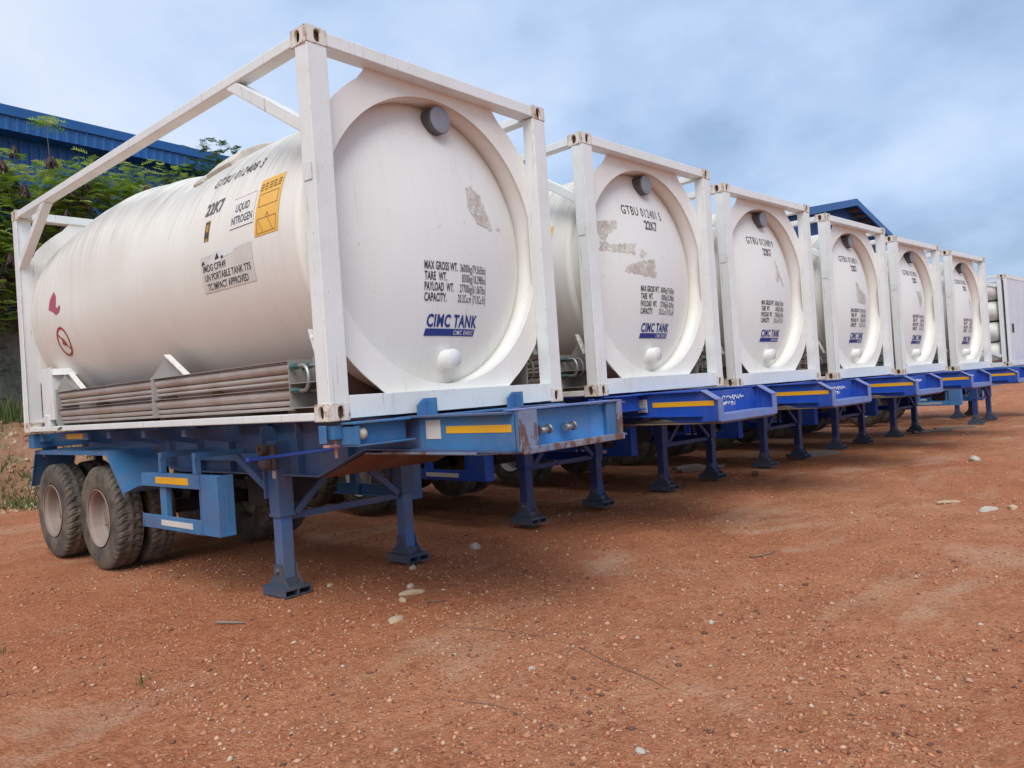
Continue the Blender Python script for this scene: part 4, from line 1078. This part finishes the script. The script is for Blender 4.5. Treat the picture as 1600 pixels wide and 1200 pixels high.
def seat(o, x, y, z, a_):
    o.location = (x, y, z); o.rotation_euler = (0, 0, R(a_))
for i in range(6):
    o = t_old if i == 0 else news[i - 1]
    x, y, z, a_ = POSE[i]; seat(o, x, y, z - 1.443, a_)
    tag(o, TLAB[i], 'trailer', TG)
# the frame of gas cylinders and its trailer, then an empty pale chassis
G7 = (22.3, -0.33, 1.30, -4.5)
seat(news[5], G7[0], G7[1], G7[2] - 1.443, G7[3])
tag(news[5], 'bright blue trailer carrying the frame of stacked white gas cylinders', 'trailer', TG)
seat(t_pale, 19.55, -1.35, -0.125, -3.0)
tag(t_pale, 'pale blue empty trailer in the gap before the gas cylinder frame', 'trailer', TG)

def make_cylinder_frame():
    root = empty('gas_cylinder_container', (0, 0, 0))
    for rgt in (0, 1):
        for rear in (0, 1):
            m = MB().box((0, 0, 0.114), (0.16, 0.055, CH_ - 0.114))
            if rgt: m.mirror(0, CX)
            if rear: m.mirror(1, CL / 2)
            m.build('corner_post', M['frame'], root, 0.008)
            for top in (0, 1): casting(rgt, rear, top).build('corner_casting', [M['casting'], M['rusty']], root, 0.004)
        for (z0, z1) in ((0.0, 0.13), (CH_ - 0.09, CH_ - 0.01)):
            m = MB().box((0.004, 0.18, z0 + 0.005), (0.09, CL - 0.18, z1))
            if rgt: m.mirror(0, CX)
            m.build('side_rail', M['frame'], root, 0.006)
        m = MB().box((0.004, 0.115, 0.1305), (0.16, 0.215, CH_ - 0.0905))
        if rgt: m.mirror(0, CX)
        m.build('bulkhead_post', M['frame'], root, 0.006)
    for za, zb in ((0.02, 0.16), (CH_ - 0.12, CH_ - 0.01)): MB().box((0.16, 0.01, za), (CW - 0.16, 0.13, zb)).build('end_beam', M['frame'], root, 0.005)
    m = MB().box((0.161, 0.02, 0.161), (CW - 0.161, 0.05, CH_ - 0.121))
    for k in range(1, 4): m.box((0.16 + k * 0.53, 0.012, 0.17), (0.17 + k * 0.53, 0.0199, CH_ - 0.13))
    dr = m.build('door_panel', M['panel'], root, 0.003)
    MB().box((0.42, 0.010, 0.95), (0.62, 0.0195, 1.20)).build('dark_notice', M['black'], dr)
    MB().box((0.161, 0.17, 0.161), (CW - 0.161, 0.20, CH_ - 0.121)).build('bulkhead', M['frame'], root)
    for r_ in range(4):
        for c_ in range(4):
            x = 0.30 + c_ * 0.612; z = 0.42 + r_ * 0.588; R_ = 0.278
            pr = [(0.001, 0.24), (0.10, 0.245), (0.20, 0.26), (0.255, 0.29), (R_, 0.36), (R_, 5.35), (0.23, 5.50), (0.15, 5.60), (0.08, 5.66), (0.001, 5.70)]
            MB().lathe(pr, (x, 0, z), 'y', 32).build('gas_cylinder', M['tube_white'], root)
    # diagonal wide strap across the cylinders' ends
    MB().bar((0.012, 0.22, 0.30), (0.012, 0.85, 0.62), 0.012, 0.09).build('side_strap', M['frame'], root)
    MB().bar((0.012, 0.22, CH_ - 0.30), (0.012, 0.85, CH_ - 0.12), 0.012, 0.09).build('side_strap', M['frame'], root)
    return root
g7 = make_cylinder_frame()
seat(g7, *G7)
tag(g7, 'frame of stacked white gas cylinders with a pale flat panel at the row end', 'gas container')

# ------------------------------------------------------------------ warehouse at the left
def to_wall(x0, y0, x1, y1):
    d_ = Vector((x1 - x0, y1 - y0, 0)); ln_ = d_.length; return d_ / ln_, ln_
def corrugated(m, p0, dr, ln_, z0, z1, nrm, pitch=0.25, depth=0.035):
    n = int(ln_ / pitch); pts = []
    for i in range(n):
        s0 = i * pitch
        for (t, h_) in ((0, 0), (0.55, 0), (0.63, 1), (0.92, 1)): pts.append((s0 + t * pitch, h_ * depth))
    v = []
    for (s_, h_) in pts:
        q_ = Vector(p0) + dr * s_ + nrm * h_
        v += [(q_.x, q_.y, z0), (q_.x, q_.y, z1)]
    m.add(v, [(2 * i, 2 * i + 2, 2 * i + 3, 2 * i + 1) for i in range(len(pts) - 1)])
YW = 19.0
def wh_y(x): return YW + 0.10 * (x - 2.0)
ztop = 9.83
wh = empty('blue_warehouse', (5, wh_y(5), 0))
p0 = Vector((-22, wh_y(-22), 0)); p1 = Vector((24, wh_y(24), 0)); dr, ln_ = to_wall(p0.x, p0.y, p1.x, p1.y); nr = Vector((dr.y, -dr.x, 0))
m = MB(); corrugated(m, p0, dr, ln_, 1.2, ztop - 0.4, nr)
def rel(m): m.v = [(a_ - 5, b_ - wh_y(5), c_) for a_, b_, c_ in m.v]; return m
rel(m).build('wall', M['sheet'], wh, recalc=False)
m = MB(); corrugated(m, p0 + nr * 0.55, dr, ln_, ztop - 0.62, ztop - 0.22, nr, 0.25, 0.02)
rel(m).build('fascia', M['fascia'], wh, recalc=False)
m = MB(); q0 = p0 + nr * 0.50; q1 = p1 + nr * 0.50
bk = -nr * 18
def V3(p, z): return (p.x, p.y, z)
m.add([V3(q0 + nr * 0.12, ztop - 0.24), V3(q1 + nr * 0.12, ztop - 0.24), V3(q1 + nr * 0.12, ztop + 0.02), V3(q0 + nr * 0.12, ztop + 0.02), V3(q1 + bk, ztop + 2.0), V3(q0 + bk, ztop + 2.0)], [(0, 1, 2, 3), (3, 2, 4, 5)])
m.add([V3(q0 + nr * 0.05, ztop - 0.63), V3(q1 + nr * 0.05, ztop - 0.63), V3(p1, ztop - 0.63), V3(p0, ztop - 0.63)], [(0, 1, 2, 3)])
rel(m).build('roof', M['fascia'], wh, recalc=False)
m = MB().add([V3(p1, 1.2), V3(p1 + bk, 1.2), V3(p1 + bk, ztop + 1.9), V3(p1, ztop - 0.3)], [(0, 1, 2, 3)]).add([V3(p0, 1.2), V3(p0 + bk, 1.2), V3(p0 + bk, ztop + 1.9), V3(p0, ztop - 0.3)], [(0, 1, 2, 3)])
rel(m).build('side_wall', M['sheet'], wh, recalc=False)
tag(wh, 'long blue corrugated warehouse with a deep blue eave behind the trees at the left', 'warehouse')

# gabled shed behind the row at the right
GY = 12.0
gb = empty('gabled_shed', (50.5, GY + 10, 0))
xl, xr, xm, ze, zr = 41.2, 59.8, 50.5, 10.75, 12.6
m = MB(); n = int((xr - xl - 1.2) / 0.3); v = []; fs = []
for i in range(n + 1):
    x = xl + 0.6 + i * 0.3
    for t, h_ in ((0, 0), (0.16, 0), (0.19, -0.05), (0.27, -0.05)):
        z = ze - 0.25 + (zr - ze) * (1 - abs(x + t - xm) / (xm - xl)) - 0.0
        v += [(x + t - xm, 0.9 + h_ - 10, 0), (x + t - xm, 0.9 + h_ - 10, z)]
fs = [(2 * i, 2 * i + 2, 2 * i + 3, 2 * i + 1) for i in range(len(v) // 2 - 1)]
m.add(v, fs).build('gable_wall', M['sheet'], gb, recalc=False)
for sx, nm in ((-1, 0), (1, 1)):
    xe = xl if sx < 0 else xr
    m = MB()
    y0, y1 = -10, 12
    a_ = (xe - xm)
    m.hexa([(0, y0, zr - 0.12), (a_, y0, ze - 0.12), (a_, y1, ze - 0.12), (0, y1, zr - 0.12), (0, y0, zr), (a_, y0, ze), (a_, y1, ze), (0, y1, zr)])
    m.hexa([(0, y0 - 0.08, zr - 0.42), (a_, y0 - 0.08, ze - 0.42), (a_, y0, ze - 0.42), (0, y0, zr - 0.42), (0, y0 - 0.08, zr + 0.03), (a_, y0 - 0.08, ze + 0.03), (a_, y0, ze + 0.03), (0, y0, zr + 0.03)])
    m.build('roof_slope', M['fascia'], gb)
    m = MB().box((a_ - 0.3 * sx if sx > 0 else a_ + 0.6, -9.2, 0), (a_ - 0.6 if sx > 0 else a_ + 0.7, 11.5, ze - 0.2)); m.build('side_wall', M['sheet'], gb)
for i in range(1, 8):
    for sx in (-1, 1):
        x = sx * (xm - xl) * i / 8; z = zr - (zr - ze) * i / 8 - 0.25
        MB().box((x - 0.06, -9.95, z - 0.08), (x + 0.06, -9.05, z + 0.08)).build('purlin', M['brown'], gb)
tag(gb, 'blue gabled shed rising above the fourth and fifth tank containers', 'shed')

# ------------------------------------------------------------------ red bank, retaining wall, grass, trees
def bank_z(x, y):
    t = min(max((y - 12.2) / 2.6, 0), 1); t = t * t * (3 - 2 * t)
    return gz0(x) - 0.15 + 1.68 * t + 0.16 * fnz(x * 0.7, y * 0.7, 9) * min(1, t * 3) + 0.16 * fnz(x * 1.9, y * 1.9, 4) * min(1, t * 3) + 0.07 * fnz(x * 5, y * 5, 4) * min(1, t * 3)
bx = np.arange(-24, 26, 0.25); by = np.arange(11.0, 19.6, 0.25)
nv = [(x, y, bank_z(x, y)) for y in by for x in bx]; W_ = len(bx); idx = np.arange(len(by) * W_).reshape(len(by), W_)
q = np.stack([idx[:-1, :-1], idx[:-1, 1:], idx[1:, 1:], idx[1:, :-1]], -1).reshape(-1, 4)
bo = fastmesh('embankment', np.array(nv), q, None, M['bank']); bo.data.polygons.foreach_set('use_smooth', [True] * len(q))
tag(bo, kind='structure')
m = MB(); xs_ = np.arange(-22, 22.1, 0.5); zs_ = np.arange(1.0, 4.21, 0.4); v = []
for z in zs_:
    for x in xs_: v.append((x, wh_y(x) - 1.6 - 0.10 * fnz(x * 1.3, z * 1.3) + 0.05 * (z - 1), z if z < 4 else 4.15 + 0.08 * fnz(x, 1)))
W_ = len(xs_); fs = [(j * W_ + i, j * W_ + i + 1, (j + 1) * W_ + i + 1, (j + 1) * W_ + i) for j in range(len(zs_) - 1) for i in range(W_ - 1)]
o_ = len(v); v += [(x, wh_y(x) - 1.1, 4.15 + 0.08 * fnz(x, 1)) for x in xs_]; j = len(zs_) - 1
fs += [(j * W_ + i, j * W_ + i + 1, o_ + i + 1, o_ + i) for i in range(W_ - 1)]
rw = m.add(v, fs, True).build('retaining_wall', M['concrete'], None, recalc=False)
tag(rw, 'grey stained retaining wall overgrown with green behind the nearest container', 'wall')

def blades(name, spots, hmin, hmax, wd, cols, lean=0.5):
    V = []; F = []; T = []
    for (x, y, z) in spots:
        h_ = random.uniform(hmin, hmax); a_ = random.uniform(0, 6.28); c, s_ = math.cos(a_), math.sin(a_); l_ = random.uniform(0.1, lean) * h_
        b0 = len(V); w_ = wd * random.uniform(0.7, 1.3); b2 = random.uniform(0, 6.28); lx, ly = l_ * math.cos(b2), l_ * math.sin(b2)
        V += [(x - c * w_, y - s_ * w_, z - 0.02), (x + c * w_, y + s_ * w_, z - 0.02), (x + c * w_ * 0.7 + lx * 0.4, y + s_ * w_ * 0.7 + ly * 0.4, z + h_ * 0.6), (x - c * w_ * 0.7 + lx * 0.4, y - s_ * w_ * 0.7 + ly * 0.4, z + h_ * 0.6),
              (x + lx + c * w_ * 0.1, y + ly, z + h_), (x + lx, y + ly, z + h_)]
        F += [(b0, b0 + 1, b0 + 2, b0 + 3), (b0 + 3, b0 + 2, b0 + 4, b0 + 5)]
        cc = random.choice(cols); k = random.uniform(0.7, 1.2); T += [tuple(q_ * k for q_ in cc)] * 6
    return fastmesh(name, np.array(V), np.array(F), np.array(T), M['leaf'], 4)
GC = [(0.10, 0.17, 0.03), (0.06, 0.12, 0.02), (0.15, 0.20, 0.05), (0.20, 0.19, 0.08)]
sp = []
for _ in range(9000):
    x = random.uniform(-6, 16); y = random.uniform(14.5, 17.2)
    if fnz(x * 0.6, y * 0.6, 2) > -0.3: sp.append((x, y, bank_z(x, y)))
for _ in range(5000):
    x = random.uniform(-2, 8); y = random.uniform(11.5, 14.6)
    if fnz(x * 0.9, y * 0.9, 6) > 0.14: sp.append((x, y, max(bank_z(x, y), gz(x, y))))
g1 = blades('grass', [p for p in sp if p[1] > 14.4], 0.15, 0.75, 0.014, GC)
g3 = blades('ground_cover', [p for p in sp if p[1] <= 14.4], 0.04, 0.20, 0.016, GC, 1.0)
tag(g3, 'low green weeds scattered over the red bank', 'ground cover', kind='stuff')
tag(g1, 'long green grass growing on the red bank below the wall', 'grass', kind='stuff')
sp = []
for (x, y) in ((-1.35, 2.0), (-1.05, 0.55), (2.75, 1.25), (-2.2, 3.0)):
    for _ in range(9): xx = x + random.gauss(0, 0.035); yy = y + random.gauss(0, 0.035); sp.append((xx, yy, gz(xx, yy)))
g2 = blades('weed', sp, 0.02, 0.08, 0.004, GC + [(0.22, 0.2, 0.1)], 1.0)
tag(g2, 'tiny sparse weeds sprouting from the red ground', 'weeds', kind='stuff')

nr_ = 2600
rx = rng.uniform(-3, 9, nr_); ry = rng.uniform(11.6, 15.2, nr_); rs2 = np.clip(rng.lognormal(math.log(0.035), 0.5, nr_), 0.015, 0.10)
rz_ = np.array([max(bank_z(a_, b_), gz(a_, b_)) for a_, b_ in zip(rx, ry)])
V = oct_v[None] * (rs2[:, None] * rng.uniform(0.6, 1.3, (nr_, 3)))[:, None, :] * rng.uniform(0.7, 1.2, (nr_, 6, 1))
V = (V + np.stack([rx, ry, rz_], -1)[:, None, :]).reshape(-1, 3)
F = (oct_f[None] + (np.arange(nr_) * 6)[:, None, None]).reshape(-1, 3)
tone = np.repeat(np.array([(0.38, 0.20, 0.12), (0.42, 0.26, 0.16), (0.28, 0.13, 0.08), (0.46, 0.33, 0.21)])[rng.integers(0, 4, nr_)], 6, 0)
ob_ = fastmesh('rubble', V, F, tone, M['pebble'], 3); tag(ob_, 'reddish broken rubble on the slope of the bank at the left', 'rubble', kind='stuff')
# creepers on the retaining wall
def leafcloud(pts, size, cols, pinn=True):
    """pts: list of (pos, dir, len). A compound leaf: a row of narrow leaflets both sides of a drooping stalk"""
    V = []; F = []; T = []
    for (p, d_, l_) in pts:
        d_ = Vector(d_).normalized(); side = d_.cross(Vector((0, 0, 1)))
        side = side.normalized() if side.length > 1e-3 else Vector((1, 0, 0))
        cc = random.choice(cols); k = random.uniform(0.7, 1.25); cc = tuple(q_ * k for q_ in cc)
        nn = 6
        for i in range(nn):
            t = (i + 0.7) / nn; c = Vector(p) + d_ * l_ * t + Vector((0, 0, -0.28 * l_ * t * t))
            for sg in (-1, 1):
                ll = size * (1.0 - 0.45 * abs(t - 0.45)) ; a_ = (side * sg * 0.9 + d_ * 0.45 + Vector((0, 0, random.uniform(-0.35, 0.1)))).normalized()
                ww = d_ * size * 0.24
                b0 = len(V); e_ = c + a_ * ll
                V += [c - ww * 0.5, c + ww * 0.6, e_ + ww * 0.4, e_ - ww * 0.3]; F.append((b0, b0 + 1, b0 + 2, b0 + 3)); T += [cc] * 4
    return V, F, T
def rdir(up=0.2):
    a_ = random.uniform(0, 2 * PI); return Vector((math.cos(a_), math.sin(a_), random.uniform(-0.5, 0.7) + up)).normalized()
pts = []
for _ in range(3200):
    x = random.uniform(-8, 14); z = random.uniform(1.6, 4.3)
    if fnz(x * 0.7, z * 0.9, 12) > -0.08 or z > 3.7: pts.append(((x, wh_y(x) - 1.78, z), (random.uniform(-0.5, 0.5), -0.8, random.uniform(-0.6, 0.3)), 0.28))
V_, F_, T_ = leafcloud(pts, 0.09, [(0.08, 0.15, 0.03), (0.12, 0.20, 0.04), (0.18, 0.26, 0.06)])
cr = fastmesh('creeper', np.array([tuple(p) for p in V_]), np.array(F_), np.array(T_), M['leaf']); tag(cr, 'green creepers hanging over the grey retaining wall', 'creeper', kind='stuff')

LC = [(0.33, 0.47, 0.06), (0.24, 0.38, 0.045), (0.42, 0.53, 0.09), (0.16, 0.28, 0.04), (0.50, 0.56, 0.14)]
DC = [(0.045, 0.10, 0.03), (0.06, 0.13, 0.03), (0.08, 0.16, 0.04)]
PC = [(0.10, 0.05, 0.045), (0.07, 0.035, 0.04), (0.14, 0.08, 0.06)]
def tree(name, x, y, z0, top, rad, nleaf, label, cols=LC, pods=26, sprout=0.0):
    rt = empty(name, (x, y, z0)); H_ = top - z0
    random.seed(int(x * 100) + 5)
    tm = MB(); tm.tube([(0, 0, -0.2), (0.05, 0.02, H_ * 0.25), (-0.04, 0.05, H_ * 0.5), (0.05, 0.0, H_ * 0.78)], [0.09, 0.075, 0.055, 0.02], 8)
    tips = []
    for i in range(13):
        a_ = i * 2.4 + random.uniform(-0.4, 0.4); h0 = H_ * random.uniform(0.25, 0.7); r = rad * random.uniform(0.5, 1.0)
        e_ = Vector((math.cos(a_) * r, math.sin(a_) * r * 0.8, min(h0 + H_ * random.uniform(0.15, 0.35), H_ * 0.97)))
        mid = Vector((e_.x * 0.5, e_.y * 0.5, h0 + (e_.z - h0) * 0.35))
        tm.tube([(0, 0, h0), mid, e_], [0.032, 0.022, 0.008], 6); tips += [e_, mid.lerp(e_, 0.6), mid]
    if sprout: tm.tube([(0.0, 0, H_ * 0.75), (0.05, 0, H_ + sprout * 0.5), (0.02, 0, H_ + sprout)], [0.02, 0.012, 0.005], 6)
    tm.build('trunk', M['trunk'], rt)
    pts = []
    for _ in range(int(nleaf * 3.5)):
        c = random.choice(tips); p = c + Vector((random.gauss(0, 0.33), random.gauss(0, 0.28), random.gauss(0.05, 0.26)))
        pts.append((p, rdir(0.1), random.uniform(0.22, 0.40)))
    if sprout:
        for k in range(16):
            a_ = k * 0.8; pts.append(((0.03, 0, H_ + sprout * (0.92 + 0.01 * k)), (math.cos(a_), math.sin(a_), 0.25), 0.42))
    V_, F_, T_ = leafcloud(pts, 0.125, cols)
    cw = fastmesh('crown', np.array([tuple(p) for p in V_]), np.array(F_), np.array(T_), M['leaf']); cw.parent = rt
    if pods:
        V2 = []; F2 = []; T2 = []
        for _ in range(pods * 2):
            c = random.choice(tips) + Vector((random.gauss(0, 0.2), -0.40 + random.gauss(0, 0.2), random.gauss(0.1, 0.3)))
            for _ in range(30):
                a_ = random.uniform(0, 6.28); l_ = random.uniform(0.18, 0.34); dx, dy = 0.12 * math.cos(a_), 0.12 * math.sin(a_); b0 = len(V2)
                tx, ty = -math.sin(a_) * 0.018, math.cos(a_) * 0.018
                V2 += [(c.x - tx, c.y - ty, c.z), (c.x + tx, c.y + ty, c.z), (c.x + dx + tx, c.y + dy + ty, c.z - l_), (c.x + dx - tx, c.y + dy - ty, c.z - l_)]
                F2.append((b0, b0 + 1, b0 + 2, b0 + 3)); T2 += [random.choice(PC)] * 4
        pd = fastmesh('seed_pods', np.array(V2), np.array(F2), np.array(T2), M['leaf']); pd.parent = rt
    tag(rt, label, 'tree', 'feathery green trees in front of the blue warehouse')
tree('leadtree', 1.9, 16.6, 1.6, 7.6, 1.25, 560, 'feathery tree at the left picture edge with brown pods hanging before the blue wall')
tree('leadtree', 3.95, 16.9, 1.6, 7.6, 1.3, 760, 'tall feathery tree with one thin sprout reaching up to the warehouse eave', sprout=1.35)
tree('leadtree', 5.6, 16.7, 1.6, 7.5, 1.2, 700, 'feathery tree with brown pods seen right through the sloping top rail of the nearest container')
tree('leadtree', 7.2, 17.2, 1.6, 8.2, 1.2, 640, 'sparse light green tree just above the curve of the nearest tank', pods=18)
tree('leadtree', 9.3, 18.0, 1.6, 9.25, 1.1, 560, 'dark green tree whose top pokes over the end of the warehouse eave by the hatch', cols=DC, pods=0)
tree('leadtree', 0.3, 17.1, 1.6, 6.2, 1.2, 380, 'low feathery bush tree partly outside the left edge, above the overgrown wall', cols=DC + LC[:2], pods=20)

# ------------------------------------------------------------------ loose stones, sticks, planks
def rock(sx, sy, sz_, seed):
    bm = bmesh.new(); bmesh.ops.create_icosphere(bm, subdivisions=3, radius=1.0)
    for v_ in bm.verts:
        k = 1 + 0.30 * noise.noise(v_.co * 1.1 + Vector((seed, 0, 0))) + 0.10 * noise.noise(v_.co * 3 + Vector((0, seed, 0)))
        v_.co = Vector((v_.co.x * sx * k, v_.co.y * sy * k, v_.co.z * sz_ * k))
    return bm
def put_rock(name, x, y, sx, sy, sz_, rz, mat, label, cat='stone', group='loose stones on the red ground'):
    bm = rock(sx, sy, sz_, x * 3.3 + y); me = bpy.data.meshes.new(name); bm.to_mesh(me); bm.free(); me.materials.append(mat)
    o = bpy.data.objects.new(name, me); COL.objects.link(o); o.location = (x, y, gz(x, y) + sz_ * 0.25); o.rotation_euler = (0, 0, rz)
    tag(o, label, cat, group); return o
put_rock('stone', 1.10, 0.62, 0.10, 0.034, 0.028, R(-35), M['stone'], 'longest tan stone of the little heap in front of the nearest landing legs')
put_rock('stone', 0.92, 0.52, 0.055, 0.03, 0.024, R(60), M['stone'], 'short tan stone tilted at the left end of the long one')
put_rock('stone', 1.24, 0.80, 0.04, 0.03, 0.025, 0.3, M['stonew'], 'small pale stone just behind the long tan stone')
put_rock('stone', 0.56, 0.17, 0.085, 0.045, 0.022, R(25), M['stone'], 'flat yellowish lump between the nearest landing foot and the bare foreground patch')
put_rock('stone', 0.92, 1.48, 0.035, 0.022, 0.018, 0.2, M['stone'], 'single yellowish stone just right of the nearest landing foot')
put_rock('stone', 11.5, -1.38, 0.10, 0.075, 0.07, 0.5, M['stonew'], 'round white stone lying alone on the far right of the yard')
put_rock('stone', 6.55, -2.44, 0.12, 0.06, 0.035, -0.5, M['stonew'], 'flat white stone near the right edge, larger of a pair')
put_rock('stone', 6.80, -2.62, 0.06, 0.045, 0.035, 0.2, M['stone'], 'small tan stone right of the flat white one near the right edge')
put_rock('stone', 7.0, -1.96, 0.14, 0.05, 0.025, -0.7, M['stone'], 'flat brownish slab stone left of the white pair near the right edge')
put_rock('stone', 1.63, -1.73, 0.026, 0.018, 0.016, 0.4, M['stonew'], 'small grey stone at the middle of the open red foreground')
put_rock('stone', 2.72, 1.50, 0.075, 0.055, 0.05, 0.4, M['stonew'], 'pale rubble lump beside the weeds, between the first and second pairs of landing legs')
put_rock('stone', 1.72, 1.32, 0.04, 0.03, 0.028, 0.4, M['stonew'], 'whitish pebble stone leaning by the far foot of the nearest trailer')
put_rock('stone', -0.16, -2.32, 0.030, 0.022, 0.012, 0.9, M['stonew'], 'bluish white chip near the bottom edge of the foreground')
put_rock('stone', 0.36, -1.27, 0.022, 0.016, 0.014, 0.1, M['stonew'], 'tiny white pebble beside the forked twig in the foreground')
def stick(name, pts, rad, label, cat='twig', group='dry twigs lying on the red ground', mat=None):
    m = MB(); P_ = []
    for (x, y) in pts: P_.append(Vector((x, y, gz(x, y) + rad * 0.9)))
    fine = []
    for a_, b_ in zip(P_, P_[1:]):
        n = max(2, int((b_ - a_).length / 0.06))
        for i in range(n):
            q_ = a_.lerp(b_, i / n); q_.z = gz(q_.x, q_.y) + rad * 1.0 + random.uniform(0, 0.004); q_.x += random.uniform(-0.004, 0.004); fine.append(q_)
    fine.append(P_[-1]); c = P_[0].copy()
    m.tube([p - c for p in fine], [rad * (1 - 0.5 * i / len(fine)) for i in range(len(fine))], 6)
    o = m.build(name, mat or M['twig']); o.location = c; tag(o, label, cat, group); return o
stick('stick', [(-0.18, 1.33), (-0.06, 1.14)], 0.012, 'short thick grey stick left of the nearest landing foot', mat=M['planks'])
stick('twig', [(0.62, -0.24), (0.75, -0.6), (0.82, -0.98)], 0.0038, 'thin twig crossing below the yellowish lump, centre foreground')
stick('twig', [(0.78, -1.30), (0.66, -1.62), (0.51, -2.07)], 0.0036, 'longest dark twig in the open centre right foreground')
stick('twig', [(0.80, -1.22), (0.70, -1.28), (0.56, -1.36)], 0.0045, 'short dark twig forking off the longest one')
stick('twig', [(-0.20, -1.20), (-0.14, -1.45), (-0.20, -1.95)], 0.0032, 'curved dark twig near the bottom centre of the foreground')
stick('twig', [(0.88, 0.20), (0.96, 0.28), (1.07, 0.20)], 0.008, 'stubby black curved twig just right of the yellowish lump')
stick('twig', [(3.55, -1.12), (3.72, -1.24), (3.84, -1.22)], 0.010, 'short dark bent twig in the middle distance of the open ground')
def plank(x, y, l_, w_, t, rz, label, z=0.0):
    m = MB().box((-l_ / 2, -w_ / 2, 0), (l_ / 2, w_ / 2, t)); o = m.build('plank', M['planks'], None, 0.004)
    o.location = (x, y, gz(x, y) + z + 0.004); o.rotation_euler = (0, 0, rz); tag(o, label, 'plank', 'weathered planks lying between the trailers')
plank(9.55, 2.55, 0.9, 0.22, 0.05, R(-28), 'lower grey plank beside the third trailer landing legs')
plank(9.20, 2.62, 0.55, 0.16, 0.05, R(-20), 'short plank lying on the lower grey one by the third trailer legs', 0.055)
plank(17.73, 0.70, 0.9, 0.16, 0.05, R(-50), 'pale plank on open ground just past the last tank container, nearer one')
plank(18.9, 0.45, 1.0, 0.14, 0.04, R(-50), 'pale plank just beyond the nearer one past the last tank container')
plank(11.95, 1.45, 0.9, 0.35, 0.07, R(-35), 'broad board under a foot of the fourth trailer')
def brick(x, y, rz, label):
    o = MB().box((-0.11, -0.05, 0), (0.11, 0.05, 0.06)).build('brick', M['rusty'], None, 0.006); o.location = (x, y, gz(x, y) + 0.003); o.rotation_euler = (0, 0, rz); tag(o, label, 'brick')
brick(8.95, 1.25, 0.4, 'reddish brick lying between the third and fourth pairs of landing legs')
